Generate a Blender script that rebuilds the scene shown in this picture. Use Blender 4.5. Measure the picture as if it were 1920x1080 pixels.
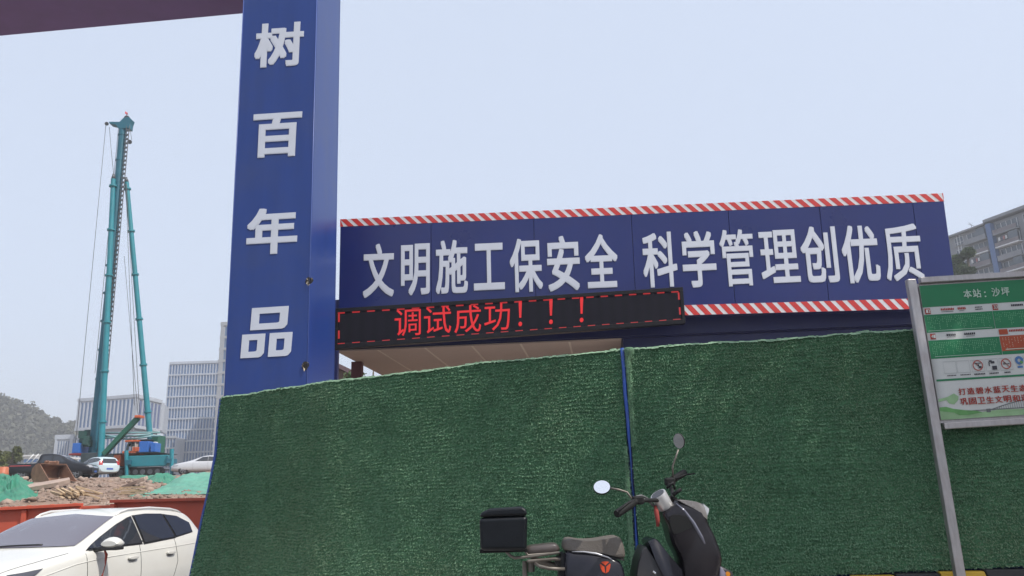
import bpy, bmesh, math, random
import numpy as np
from mathutils import Vector, Matrix, noise
from mathutils.bvhtree import BVHTree
R = math.radians
random.seed(7); rng = np.random.default_rng(7)
for o in list(bpy.data.objects): bpy.data.objects.remove(o)
scene = bpy.context.scene
COL = scene.collection

# ------------------------------------------------------------------ camera
EYE = Vector((0, 0, 1.35)); FPX = 1450.0; PITCH = R(15.0); ROLL = R(1.8)
FW = Vector((0, math.cos(PITCH), math.sin(PITCH)))
U0 = Vector((0, -math.sin(PITCH), math.cos(PITCH)))
RT = Vector((1, 0, 0)) * math.cos(ROLL) - U0 * math.sin(ROLL)
UP = Vector((1, 0, 0)) * math.sin(ROLL) + U0 * math.cos(ROLL)
cd = bpy.data.cameras.new('camera'); cam = bpy.data.objects.new('camera', cd); COL.objects.link(cam)
cd.sensor_width = 36; cd.lens = 36 * FPX / 1920; cd.clip_end = 8000; cd.clip_start = 0.05
mw = Matrix((RT, UP, -FW)).transposed().to_4x4(); mw.translation = EYE
cam.matrix_world = mw
scene.camera = cam

# ------------------------------------------------------------------ sky, sun, exposure
SUN_EL, SUN_AZ = R(55), R(57)          # azimuth: towards the right, measured from straight behind the camera
sdir = Vector((math.cos(SUN_EL) * math.sin(SUN_AZ), -math.cos(SUN_EL) * math.cos(SUN_AZ), math.sin(SUN_EL)))
world = bpy.data.worlds.new('World'); scene.world = world; world.use_nodes = True
wt = world.node_tree; wt.nodes.clear()
wo = wt.nodes.new('ShaderNodeOutputWorld'); bg = wt.nodes.new('ShaderNodeBackground'); sk = wt.nodes.new('ShaderNodeTexSky')
sk.sky_type = 'NISHITA'; sk.sun_disc = False; sk.sun_elevation = SUN_EL
sk.sun_rotation = math.atan2(sdir.x, sdir.y)
sk.air_density = 1.0; sk.dust_density = 4.0; sk.ozone_density = 1.2
mx = wt.nodes.new('ShaderNodeMix'); mx.data_type = 'RGBA'; mx.inputs[0].default_value = 0.55
mx.inputs[7].default_value = (10.2, 11.4, 13.6, 1)        # hazy summer air: the blue is washed out evenly
wt.links.new(sk.outputs[0], mx.inputs[6]); wt.links.new(mx.outputs[2], bg.inputs[0])
bg.inputs[1].default_value = 0.10
wt.links.new(bg.outputs[0], wo.inputs[0])
sl = bpy.data.lights.new('sun', 'SUN'); sl.energy = 4.2; sl.angle = R(0.55); sl.color = (1, 0.955, 0.89)
so = bpy.data.objects.new('sun', sl); COL.objects.link(so)
so.rotation_euler = (-sdir).to_track_quat('-Z', 'Y').to_euler(); so.location = (20, -20, 40)
vs = scene.view_settings
vs.view_transform = 'Standard'; vs.look = 'None'; vs.gamma = 1; vs.use_curve_mapping = False; vs.exposure = 0.12
scene.cycles.max_bounces = 8; scene.cycles.volume_bounces = 0; scene.cycles.use_denoising = True

# ------------------------------------------------------------------ helpers: photo pixel -> ray -> point
def ray(x, y): return FW + RT * ((x - 960) / FPX) + UP * ((540 - y) / FPX)
def PX(x, y, Y):                       # on the upright plane at distance Y
    d = ray(x, y); return EYE + d * (Y / d.y)
def PZ(x, y, z):                       # on the level plane at height z
    d = ray(x, y); return EYE + d * ((z - EYE.z) / d.z)
def PP(x, y, p0, n):                   # on any plane
    d = ray(x, y); return EYE + d * ((p0 - EYE).dot(n) / d.dot(n))
V = Vector

# ------------------------------------------------------------------ materials
MATS = {}
def mat(name, col, rough=0.6, metal=0.0, var=0.12, scale=6.0, bump=0.0, bscale=60.0, dirt=None, dirt_amt=0.0, dscale=1.5, spec=0.5, coat=0.0, stretch=None, trans=0.0, sheen=0.0):
    if name in MATS: return MATS[name]
    m = bpy.data.materials.new(name); m.use_nodes = True; MATS[name] = m
    t = m.node_tree; N = t.nodes; L = t.links; b = N['Principled BSDF']
    b.inputs['Roughness'].default_value = rough; b.inputs['Metallic'].default_value = metal
    b.inputs['Specular IOR Level'].default_value = spec
    b.inputs['Coat Weight'].default_value = coat; b.inputs['Coat Roughness'].default_value = 0.06
    b.inputs['Transmission Weight'].default_value = trans
    tc = N.new('ShaderNodeTexCoord'); src = tc.outputs['Object']
    if stretch:
        mp = N.new('ShaderNodeMapping'); mp.inputs['Scale'].default_value = stretch; L.new(src, mp.inputs[0]); src = mp.outputs[0]
    n1 = N.new('ShaderNodeTexNoise'); n1.inputs['Scale'].default_value = scale; n1.inputs['Detail'].default_value = 6; L.new(src, n1.inputs[0])
    hs = N.new('ShaderNodeMapRange'); hs.inputs[1].default_value = 0.25; hs.inputs[2].default_value = 0.75
    hs.inputs[3].default_value = 1 - var; hs.inputs[4].default_value = 1 + var; L.new(n1.outputs[0], hs.inputs[0])
    mc = N.new('ShaderNodeVectorMath'); mc.operation = 'SCALE'; mc.inputs[0].default_value = col[:3]; L.new(hs.outputs[0], mc.inputs[3])
    out = mc.outputs[0]
    if dirt_amt > 0:
        n2 = N.new('ShaderNodeTexNoise'); n2.inputs['Scale'].default_value = dscale; n2.inputs['Detail'].default_value = 8; n2.inputs['Roughness'].default_value = 0.65
        L.new(tc.outputs['Object'], n2.inputs[0])
        mr = N.new('ShaderNodeMapRange'); mr.inputs[1].default_value = 0.45; mr.inputs[2].default_value = 0.75; mr.inputs[4].default_value = dirt_amt
        L.new(n2.outputs[0], mr.inputs[0])
        mm = N.new('ShaderNodeMix'); mm.data_type = 'RGBA'; L.new(mr.outputs[0], mm.inputs[0]); L.new(out, mm.inputs[6]); mm.inputs[7].default_value = (*dirt, 1)
        out = mm.outputs[2]
    L.new(out, b.inputs['Base Color'])
    mrr = N.new('ShaderNodeMapRange'); mrr.inputs[3].default_value = max(0.02, rough * 0.85); mrr.inputs[4].default_value = min(1, rough * 1.15 + 0.02)
    L.new(n1.outputs[0], mrr.inputs[0]); L.new(mrr.outputs[0], b.inputs['Roughness'])
    if bump > 0:
        n3 = N.new('ShaderNodeTexNoise'); n3.inputs['Scale'].default_value = bscale; n3.inputs['Detail'].default_value = 4; L.new(src, n3.inputs[0])
        bp = N.new('ShaderNodeBump'); bp.inputs['Strength'].default_value = bump; bp.inputs['Distance'].default_value = 0.02
        L.new(n3.outputs[0], bp.inputs['Height']); L.new(bp.outputs[0], b.inputs['Normal'])
    return m
def emit_mat(name, col, strength, base=(0.02, 0.005, 0.005)):
    m = bpy.data.materials.new(name); m.use_nodes = True; b = m.node_tree.nodes['Principled BSDF']
    b.inputs['Base Color'].default_value = (*base, 1); b.inputs['Emission Color'].default_value = (*col, 1); b.inputs['Emission Strength'].default_value = strength
    b.inputs['Roughness'].default_value = 0.5
    return m
def glass_mat(name, col, rough=0.04, spec=0.6):
    m = bpy.data.materials.new(name); m.use_nodes = True; b = m.node_tree.nodes['Principled BSDF']
    b.inputs['Base Color'].default_value = (*col, 1); b.inputs['Roughness'].default_value = rough
    b.inputs['Specular IOR Level'].default_value = spec; b.inputs['IOR'].default_value = 1.52
    return m

# ------------------------------------------------------------------ mesh builder
class MB:
    def __init__(s): s.v = []; s.f = []; s.m = []
    def add(s, vs, fs, mi=0):
        b = len(s.v); s.v += [tuple(p) for p in vs]
        for f in fs: s.f.append(tuple(b + i for i in f)); s.m.append(mi)
        return s
    def box(s, c, size, ax=None, mi=0):
        c = V(c); hx, hy, hz = size[0] / 2, size[1] / 2, size[2] / 2
        X, Y, Z = ax if ax else (V((1, 0, 0)), V((0, 1, 0)), V((0, 0, 1)))
        p = [c + X * (hx * i) + Y * (hy * j) + Z * (hz * k) for k in (-1, 1) for j in (-1, 1) for i in (-1, 1)]
        return s.add(p, [(0, 2, 3, 1), (4, 5, 7, 6), (0, 1, 5, 4), (2, 6, 7, 3), (0, 4, 6, 2), (1, 3, 7, 5)], mi)
    def tube(s, p0, p1, r0, r1=None, n=10, mi=0, caps=True):
        return s.path([p0, p1], [r0, r0 if r1 is None else r1], n, mi, caps)
    def path(s, pts, r, n=8, mi=0, caps=True):
        pts = [V(p) for p in pts]; k = len(pts)
        if not isinstance(r, (list, tuple)): r = [r] * k
        b = len(s.v); prev = None
        for i in range(k):
            t = (pts[min(i + 1, k - 1)] - pts[max(i - 1, 0)]).normalized()
            if prev is None:
                a = V((0, 0, 1)) if abs(t.z) < 0.9 else V((1, 0, 0)); u = t.cross(a).normalized()
            else:
                u = (prev - t * prev.dot(t)); u = u.normalized() if u.length > 1e-6 else t.orthogonal().normalized()
            prev = u; w = t.cross(u)
            for j in range(n):
                a = 2 * math.pi * j / n; s.v.append(tuple(pts[i] + (u * math.cos(a) + w * math.sin(a)) * r[i]))
        for i in range(k - 1):
            for j in range(n):
                j2 = (j + 1) % n
                s.f.append((b + i * n + j, b + i * n + j2, b + (i + 1) * n + j2, b + (i + 1) * n + j)); s.m.append(mi)
        if caps:
            s.f.append(tuple(b + j for j in reversed(range(n)))); s.m.append(mi)
            s.f.append(tuple(b + (k - 1) * n + j for j in range(n))); s.m.append(mi)
        return s
    def prism(s, poly, off, mi=0):     # a planar polygon pushed along off
        off = V(off); n = len(poly); a = [V(p) for p in poly]
        return s.add(a + [p + off for p in a], [tuple(range(n)), tuple(reversed(range(n, 2 * n)))] + [(i, i + n, (i + 1) % n + n, (i + 1) % n) for i in range(n)], mi)
    def pillow(s, poly, half, off, inset=0.14, mi=0):   # a rounded extrusion: the outline shrinks towards both sides
        off = V(off).normalized(); P = [V(p) for p in poly]; c = sum(P, V((0, 0, 0))) / len(P); n = len(P)
        lay = [(-1, 1 - inset), (-0.93, 1 - inset * 0.42), (-0.78, 1 - inset * 0.1), (-0.5, 1), (0.5, 1), (0.78, 1 - inset * 0.1), (0.93, 1 - inset * 0.42), (1, 1 - inset)]
        vs = [c + (p - c) * k + off * (t * half) for t, k in lay for p in P]
        fs = [tuple(range(n)), tuple(reversed(range((len(lay) - 1) * n, len(lay) * n)))]
        for l in range(len(lay) - 1):
            for i in range(n): fs.append((l * n + i, (l + 1) * n + i, (l + 1) * n + (i + 1) % n, l * n + (i + 1) % n))
        return s.add(vs, fs, mi)
    def grid(s, rows, mi=0, closed=False):
        nr, nc = len(rows), len(rows[0]); fs = []
        for i in range(nr - 1):
            for j in range(nc - 1 + (1 if closed else 0)):
                fs.append((i * nc + j, i * nc + (j + 1) % nc, (i + 1) * nc + (j + 1) % nc, (i + 1) * nc + j))
        return s.add([p for r in rows for p in r], fs, mi)
    def disc(s, c, n, r, k=24, ry=None, up=None, mi=0):
        n = V(n).normalized(); u = (V(up) if up else n.orthogonal()); u = (u - n * u.dot(n)).normalized(); w = n.cross(u); c = V(c)
        return s.add([c + u * (math.cos(2 * math.pi * i / k) * r) + w * (math.sin(2 * math.pi * i / k) * (ry or r)) for i in range(k)], [tuple(range(k))], mi)
    def build(s, name, mats, parent=None, smooth=False, bevel=0.0, sub=0, auto=None, fix=True):
        me = bpy.data.meshes.new(name)
        vs = s.v
        if parent is not None:
            pa = parent; iv = PINV.get(pa.name)
            while iv is None and pa.parent is not None: pa = pa.parent; iv = PINV.get(pa.name)
            if iv is not None:
                a = np.array(vs); M = np.array(iv); vs = (a @ M[:3, :3].T + M[:3, 3]).tolist()
        me.from_pydata(vs, [], s.f)
        if not isinstance(mats, (list, tuple)): mats = [mats]
        for m in mats: me.materials.append(m)
        if len(mats) > 1: me.polygons.foreach_set('material_index', s.m)
        if fix:
            bm = bmesh.new(); bm.from_mesh(me); bmesh.ops.recalc_face_normals(bm, faces=bm.faces); bm.to_mesh(me); bm.free()
        if smooth:
            me.polygons.foreach_set('use_smooth', [True] * len(me.polygons))
            if auto: me.set_sharp_from_angle(angle=R(auto))
        me.update()
        o = bpy.data.objects.new(name, me); COL.objects.link(o)
        if parent is not None: o.parent = parent
        if bevel > 0:
            bv = o.modifiers.new('bevel', 'BEVEL'); bv.width = bevel; bv.segments = 2; bv.limit_method = 'ANGLE'; bv.angle_limit = R(35)
        if sub > 0:
            ss = o.modifiers.new('sub', 'SUBSURF'); ss.levels = sub; ss.render_levels = sub
        return o
PINV = {}
def thing(name, loc, label, cat, rz=0.0, group=None):
    o = bpy.data.objects.new(name, None); COL.objects.link(o); o.location = loc; o.rotation_euler = (0, 0, rz); o.empty_display_size = 0.2
    o['label'] = label; o['category'] = cat
    if group: o['group'] = group
    PINV[o.name] = (Matrix.Translation(V(loc)) @ Matrix.Rotation(rz, 4, 'Z')).inverted()
    return o
def tag(o, label, cat, group=None):
    o['label'] = label; o['category'] = cat
    if group: o['group'] = group
    return o
def struct(o): o['kind'] = 'structure'; return o
def stuff(o): o['kind'] = 'stuff'; return o
def copy_tree(o, parent=None):
    c = o.copy(); COL.objects.link(c); c.parent = parent
    for ch in list(o.children): copy_tree(ch, c)
    return c
def np_mesh(name, verts, quads, mats, parent=None, smooth=False, mi=None, tri=False):
    k = 3 if tri else 4
    me = bpy.data.meshes.new(name); nv = len(verts); nf = len(quads)
    me.vertices.add(nv); me.vertices.foreach_set('co', np.asarray(verts, dtype=np.float32).ravel())
    me.loops.add(nf * k); me.loops.foreach_set('vertex_index', np.asarray(quads, dtype=np.int32).ravel())
    me.polygons.add(nf); me.polygons.foreach_set('loop_start', np.arange(0, nf * k, k, dtype=np.int32))
    for m in (mats if isinstance(mats, list) else [mats]): me.materials.append(m)
    if mi is not None: me.polygons.foreach_set('material_index', np.asarray(mi, dtype=np.int32))
    if smooth: me.polygons.foreach_set('use_smooth', np.ones(nf, dtype=bool))
    me.update(calc_edges=True); me.validate()
    o = bpy.data.objects.new(name, me); COL.objects.link(o)
    if parent is not None: o.parent = parent
    return o
def nz(x, y, z=0.0): return noise.noise((x, y, z))
def fbm(x, y, o=4):
    a, s, f = 0, 1, 1
    for _ in range(o): a += s * noise.noise((x * f, y * f, 3.7)); s *= 0.5; f *= 2.1
    return a

# ------------------------------------------------------------------ lettering: built-in font glyph -> mesh, fitted to a quad
GLY = {}
def glyph(ch, off):
    k = (ch, off)
    if k not in GLY:
        c = bpy.data.curves.new('t', 'FONT'); c.body = ch; c.size = 1; c.resolution_u = 3
        o = bpy.data.objects.new('t', c); COL.objects.link(o)
        bpy.context.view_layer.update()
        ev = o.evaluated_get(bpy.context.evaluated_depsgraph_get()); me = ev.to_mesh()
        vs = np.array([tuple(v.co) for v in me.vertices]); fs = [tuple(p.vertices) for p in me.polygons]
        ev.to_mesh_clear(); bpy.data.objects.remove(o); bpy.data.curves.remove(c)
        GLY[k] = (vs, fs)
    return GLY[k]
def glyph_quad(ch, q, n, thick, off=0.0, mb=None):
    """q: TL, TR, BR, BL world points; n: outward normal"""
    vs, fs = glyph(ch, off); mb = mb or MB()
    lo, hi = vs.min(0) - off, vs.max(0) + off; TL, TR, BR, BL = [V(p) for p in q]; n = V(n).normalized()
    if off > 0:
        for k, (sx, sy) in enumerate(((-1, -1), (1, -1), (1, 1), (-1, 1), (0, -1), (0, 1), (-1, 0), (1, 0), (0, 0), (-.5, -.5), (.5, .5), (-.5, .5), (.5, -.5))): _glyph_copy(mb, vs + np.array([sx * off, sy * off, 0]), fs, lo, hi, TL, TR, BR, BL, n, thick + (k + 1) * 0.00025, k * 0.00025 if thick <= 0 else 0)
        return mb
    _glyph_copy(mb, vs, fs, lo, hi, TL, TR, BR, BL, n, thick, 0); return mb
def _glyph_copy(mb, vs, fs, lo, hi, TL, TR, BR, BL, n, thick, lift):
    flat = thick < 0.0025
    top = []
    for p in vs:
        u = (p[0] - lo[0]) / max(1e-6, hi[0] - lo[0]); w = (p[1] - lo[1]) / max(1e-6, hi[1] - lo[1])
        top.append((BL * (1 - u) + BR * u) * (1 - w) + (TL * (1 - u) + TR * u) * w)
    nb = len(top)
    if flat: mb.add([p + n * lift for p in top], fs); return mb
    ed = {}
    for f in fs:
        for i in range(len(f)):
            a, b = f[i], f[(i + 1) % len(f)]
            if (b, a) in ed: del ed[(b, a)]
            else: ed[(a, b)] = 1
    al = [p + n * thick for p in top] + top
    mb.add(al, list(fs) + [(a, a + nb, b + nb, b) for a, b in ed])
    return mb

# ================================================================== THE GROUND
YF = 62.0
def road_z(x): return max(-0.22, min(0.2, 0.05 + 0.040 * x))
def terr(x, y):
    z0 = road_z(x)
    if y < 16.5: return z0
    z = 0.9 + (min(y, 60) - 17) * 0.0640
    k = max(0, min(1, (y - 16.5) / 1.5)); z = z0 * (1 - k) + z * k
    if y < 75 and -60 < x < -3:
        w = max(0, min(1, (y - 17) / 4)) * max(0, min(1, (54 - y) / 8))
        z += w * (0.36 * fbm(x * 0.22, y * 0.16) + 0.10 * fbm(x * 1.1, y * 0.9, 3))
    return z
def hit(px, py, y0=16.6, y1=90.0):     # photo pixel -> the site ground
    d = ray(px, py); y = y0
    while y < y1:
        p = EYE + d * (y / d.y)
        if p.z <= terr(p.x, y): return V((p.x, y, terr(p.x, y)))
        y += 0.25
    p = EYE + d * (y1 / d.y); return V((p.x, y1, terr(p.x, y1)))

m_dirt = mat('site_dirt', (0.235, 0.16, 0.12), 0.95, var=0.35, scale=1.4, bump=0.8, bscale=14, dirt=(0.17, 0.12, 0.09), dirt_amt=0.6, dscale=0.5)
m_earth = mat('earth', (0.2, 0.16, 0.12), 0.95, var=0.25, scale=0.2)
m_asph = mat('asphalt', (0.055, 0.055, 0.056), 0.9, var=0.2, scale=3, bump=0.5, bscale=180, dirt=(0.09, 0.08, 0.07), dirt_amt=0.5)
m_pave = mat('paving', (0.33, 0.31, 0.29), 0.85, var=0.15, scale=5, bump=0.3, bscale=90, dirt=(0.2, 0.18, 0.16), dirt_amt=0.5)
xs = np.unique(np.concatenate([np.linspace(-1500, -70, 14), np.linspace(-70, -46, 8), np.linspace(-46, -4, 180), np.linspace(-4, 30, 14), np.linspace(30, 1500, 14)]))
ys = np.unique(np.concatenate([np.linspace(-300, -12, 6), np.linspace(-12, 16.4, 10), np.linspace(16.5, 58, 180), np.linspace(58, 90, 6), np.linspace(90, 1500, 14)]))
vv = [(x, y, terr(x, y) - (0.012 if y < 16.4 else 0)) for y in ys for x in xs]; nx = len(xs)
qq = [(j * nx + i, j * nx + i + 1, (j + 1) * nx + i + 1, (j + 1) * nx + i) for j in range(len(ys) - 1) for i in range(nx - 1)]
cy = [0.5 * (ys[j] + ys[j + 1]) for j in range(len(ys) - 1) for i in range(nx - 1)]
g = np_mesh('ground', vv, qq, [m_earth, m_dirt], smooth=True, mi=[1 if 16 < c < 75 else 0 for c in cy]); struct(g)
# road sheet in front
rx = np.linspace(-40, 30, 71); ry = np.linspace(-10, 14.9, 12)
rv = [(x, y, road_z(x) + 0.004) for y in ry for x in rx]; n_ = len(rx)
ro = np_mesh('road', rv, [(j * n_ + i, j * n_ + i + 1, (j + 1) * n_ + i + 1, (j + 1) * n_ + i) for j in range(len(ry) - 1) for i in range(n_ - 1)], m_asph); struct(ro)
PAVE = 0.38
pv = MB(); pv.box((13.2, 13.2, PAVE / 2 - 0.15), (32.4, 19.0, PAVE + 0.3)); struct(pv.build('pavement', m_pave, bevel=0.012))
m_kerb = mat('kerb_stone', (0.4, 0.39, 0.37), 0.85, var=0.12, scale=4)
for i in range(30):
    k = MB(); k.box((-2.5 + i * 1.0, 3.61, 0.5 * (PAVE + 0.012) - 0.15), (0.985, 0.17, PAVE + 0.32)); kk = k.build('kerb', m_kerb, bevel=0.015); struct(kk)

# ================================================================== TURF COVERED HOARDING
m_turf = mat('turf_backing', (0.07, 0.18, 0.09), 0.95, var=0.25, scale=9, bump=0.6, bscale=120, stretch=(1, 1, 2.2))
def blade_mat(name, c, c2, dust=None, rnd=1.0):
    m = bpy.data.materials.new(name); m.use_nodes = True; t = m.node_tree; b = t.nodes['Principled BSDF']
    g = t.nodes.new('ShaderNodeNewGeometry'); tc = t.nodes.new('ShaderNodeTexCoord')
    n = t.nodes.new('ShaderNodeTexNoise'); n.inputs['Scale'].default_value = 1.3; n.inputs['Detail'].default_value = 5
    t.links.new(tc.outputs['Object'], n.inputs[0])
    mp = t.nodes.new('ShaderNodeMapping'); mp.inputs['Scale'].default_value = (1.2, 1.2, 14); t.links.new(tc.outputs['Object'], mp.inputs[0])
    n2 = t.nodes.new('ShaderNodeTexNoise'); n2.inputs['Scale'].default_value = 2.0; n2.inputs['Detail'].default_value = 3; t.links.new(mp.outputs[0], n2.inputs[0])
    a = t.nodes.new('ShaderNodeMath'); a.operation = 'MULTIPLY_ADD'; t.links.new(g.outputs['Random Per Island'], a.inputs[0]); a.inputs[1].default_value = rnd; t.links.new(n.outputs[0], a.inputs[2])
    a2 = t.nodes.new('ShaderNodeMath'); a2.operation = 'ADD'; t.links.new(a.outputs[0], a2.inputs[0]); t.links.new(n2.outputs[0], a2.inputs[1])
    mr = t.nodes.new('ShaderNodeMapRange'); mr.inputs[1].default_value = 0.6 + 0.15 * rnd; mr.inputs[2].default_value = 1.3 + 0.9 * rnd; t.links.new(a2.outputs[0], mr.inputs[0])
    cr = t.nodes.new('ShaderNodeMix'); cr.data_type = 'RGBA'; cr.inputs[6].default_value = (*c, 1); cr.inputs[7].default_value = (*c2, 1); t.links.new(mr.outputs[0], cr.inputs[0])
    co = cr.outputs[2]
    if dust:
        n4 = t.nodes.new('ShaderNodeTexNoise'); n4.inputs['Scale'].default_value = 0.55; n4.inputs['Detail'].default_value = 7; n4.inputs['Roughness'].default_value = 0.62; t.links.new(tc.outputs['Object'], n4.inputs[0])
        m4 = t.nodes.new('ShaderNodeMapRange'); m4.inputs[1].default_value = 0.48; m4.inputs[2].default_value = 0.78; m4.inputs[4].default_value = 0.55; t.links.new(n4.outputs[0], m4.inputs[0])
        x4 = t.nodes.new('ShaderNodeMix'); x4.data_type = 'RGBA'; t.links.new(m4.outputs[0], x4.inputs[0]); t.links.new(co, x4.inputs[6]); x4.inputs[7].default_value = (*dust, 1); co = x4.outputs[2]
    t.links.new(co, b.inputs['Base Color']); b.inputs['Roughness'].default_value = 0.6; b.inputs['Specular IOR Level'].default_value = 0.25
    return m
m_blade = blade_mat('turf_blades', (0.092, 0.220, 0.120), (0.225, 0.385, 0.235), (0.24, 0.25, 0.15), 0.55)
m_fray = mat('turf_frayed_edge', (0.22, 0.34, 0.22), 0.9, var=0.3, scale=30)
m_bluetube = mat('blue_painted_tube', (0.012, 0.06, 0.30), 0.35, var=0.1, scale=10, dirt=(0.1, 0.1, 0.12), dirt_amt=0.25, dscale=8)
pT = PX(1715, 618, 5.55); ZT = pT.z
ZB = PX(1760, 1068, 5.53).z
tops = [(417, 745), (470, 738), (520, 730), (620, 715.5), (750, 699), (880, 685), (1020, 670), (1150, 657.5), (1180, 655), (1300, 645.5), (1440, 636), (1580, 626.5), (1715, 618), (1860, 608), (2000, 599.5)]
plan = [PZ(x, y, ZT) for x, y in tops]
d_ = (plan[-1] - plan[-2]).normalized()
plan += [plan[-1] + d_ * 2.0, plan[-1] + d_ * 4.5]
cum = [0]
for a, b in zip(plan, plan[1:]): cum.append(cum[-1] + (b - a).length)
def fpt(s):                            # point along the fence line
    for i in range(len(plan) - 1):
        if s <= cum[i + 1] or i == len(plan) - 2:
            t = (s - cum[i]) / (cum[i + 1] - cum[i]); return plan[i].lerp(plan[i + 1], t)
def fnrm(s):
    t = (fpt(min(s + 0.25, cum[-1])) - fpt(max(s - 0.25, 0))); t.z = 0; t.normalize(); return V((t.y, -t.x, 0))
SSEAM = cum[7] + 0.06
def ripple(s, z): return 0.0048 * math.sin(6.2832 * (z / 0.030 + 1.1 * nz(s * 1.6, z * 1.1, 7.7) + 0.35 * nz(s * 7.0, z * 5.0, 3.1))) * (0.6 + 0.6 * nz(s * 2.3, z * 2.3, 9.0))
def bulge(s, z): return ripple(s, z) + 0.03 * nz(s * 0.9, z * 0.8, 1.3) + 0.012 * nz(s * 3.1, z * 2.4, 5.0)
def topz(s): return ZT + 0.012 * nz(s * 1.7, 9.1) + 0.007 * nz(s * 7, 2.2)
def fsurf(s, z): p = fpt(s) + fnrm(s) * bulge(s, z); return V((p.x, p.y, z))
base_mid = fpt(SSEAM); base_mid.z = PAVE
hoard = thing('site_hoarding', base_mid, 'tall site hoarding faced with green artificial turf, on a yellow and black base', 'fence')
# left end of the turf flares out towards the bottom
nl = fnrm(0.3); p0l = fpt(0.0)
edge_px = [(414, 747), (408, 800), (404, 850), (392, 915), (378, 975), (367, 1030), (357, 1080), (349, 1120)]
edge = [PP(x, y, p0l, nl) for x, y in edge_px]
tdir = (fpt(0.4) - fpt(0)).normalized()
def left_s(z):
    zz = [e.z for e in edge]; ss = [(e - p0l).dot(tdir) for e in edge]
    return float(np.interp(-z, [-q for q in zz], ss))
def fpt_ext(s): return fpt(s) if s >= 0 else p0l + tdir * s
_f0 = fpt
def fsurf2(s, z):
    if s >= 0: return fsurf(s, z)
    p = p0l + tdir * s + nl * bulge(s, z); return V((p.x, p.y, z))
ZBF = ZB
def turf_panel(s0f, s1, ns, nzv, dens, zb):
    rows = []
    for j in range(nzv + 1):
        row = []
        for i in range(ns + 1):
            u = i / ns
            zb_ = zb if zb is not None else zfoot(s0f(1.0) + (s1 - s0f(1.0)) * u)
            z = zb_ + (ZT - zb_) * j / nzv
            s0 = s0f(z); s = s0 + (s1 - s0) * u
            if j == nzv: z = topz(s)
            row.append(fsurf2(s, z))
        rows.append(row)
    mb = MB(); mb.grid(rows); o = mb.build('turf_sheet', m_turf, hoard, smooth=True)
    # blades
    area = (s1 - s0f(0.9)) * (ZT - 0.7); n = int(area * dens)
    U = rng.random(n); Z = rng.random(n) * 1.003
    W_ = U * (s1 - s0f(0.9)); wav = 0.006 * np.sin(W_ * 5.1 + 3 * np.sin(W_ * 1.3 + Z * 4)) + 0.004 * np.sin(W_ * 17 + Z * 9)
    sp_ = 0.0135; rowed = (np.round((Z + wav) / sp_) + rng.normal(0, 0.2, n)) * sp_ - wav
    Z = np.where(rng.random(n) < 0.72, np.clip(rowed, 0, 1.003), Z)
    P = np.zeros((n, 3)); Nn = np.zeros((n, 3))
    G = np.array([[tuple(p) for p in r] for r in rows])          # bilinear lookup
    fi = U * ns; fj = Z * nzv
    i0 = np.clip(fi.astype(int), 0, ns - 1); j0 = np.clip(fj.astype(int), 0, nzv - 1); a = (fi - i0)[:, None]; b = (fj - j0)[:, None]
    P = (G[j0, i0] * (1 - a) + G[j0, i0 + 1] * a) * (1 - b) + (G[j0 + 1, i0] * (1 - a) + G[j0 + 1, i0 + 1] * a) * b
    T = G[j0, i0 + 1] - G[j0, i0]; T /= np.linalg.norm(T, axis=1)[:, None]
    Nn = np.stack([T[:, 1], -T[:, 0], np.zeros(n)], 1)
    ln = 0.008 + 0.010 * rng.random(n); wd = 0.0024 + 0.0024 * rng.random(n)
    dirv = Nn * (0.55 + 0.4 * rng.random(n))[:, None] + T * (rng.normal(0, 0.4, n))[:, None] + np.array([0, 0, 1]) * (-0.5 + rng.normal(0, 0.3, n))[:, None]
    dirv /= np.linalg.norm(dirv, axis=1)[:, None]
    sd = np.cross(dirv, rng.normal(0, 1, (n, 3))); sd /= np.linalg.norm(sd, axis=1)[:, None] + 1e-9
    tip = P + dirv * ln[:, None]
    vs = np.stack([P - sd * wd[:, None], P + sd * wd[:, None], tip + sd * (wd * 0.5)[:, None], tip - sd * (wd * 0.5)[:, None]], 1).reshape(-1, 3)
    M = np.array(PINV[hoard.name]); vs = vs @ M[:3, :3].T + M[:3, 3]
    stuff(np_mesh('turf_pile', vs, np.arange(n * 4).reshape(-1, 4), m_blade, hoard))
    return rows
zlow = PAVE + 0.03
nR = fnrm(cum[11]); _a = PP(1560, 1075, fpt(cum[11]), nR); _b = PP(1760, 1065.5, fpt(cum[12]), fnrm(cum[12]))
kzb = (_b.z - _a.z) / max(0.2, (_b - _a).length)
def zfoot(s): return max(PAVE + 0.03, min(_b.z + 0.15, _a.z + kzb * (s - cum[11])))
rowsL = turf_panel(left_s, SSEAM - 0.002, 150, 270, 19000, zlow)
rowsR = turf_panel(lambda z: SSEAM + 0.036, cum[-1] - 0.02, 160, 250, 17000, None)
# backing sheets and steel frame behind the turf
m_navysheet = mat('navy_steel_sheet', (0.012, 0.022, 0.105), 0.4, var=0.1, scale=3, dirt=(0.08, 0.08, 0.09), dirt_amt=0.2)
bk = MB(); rr = []
for z in (PAVE + 0.02, ZT - 0.05): rr.append([(_f0(s) - fnrm(s) * 0.06) * 1.0 for s in np.linspace(0.0, cum[-1], 40)])
for i in range(40): rr[0][i].z = PAVE + 0.02; rr[1][i].z = ZT - 0.05
bk.grid(rr)
o = bk.build('backing_sheet', m_navysheet, hoard, smooth=True)
so_ = o.modifiers.new('s', 'SOLIDIFY'); so_.thickness = 0.03; so_.offset = 1
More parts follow.
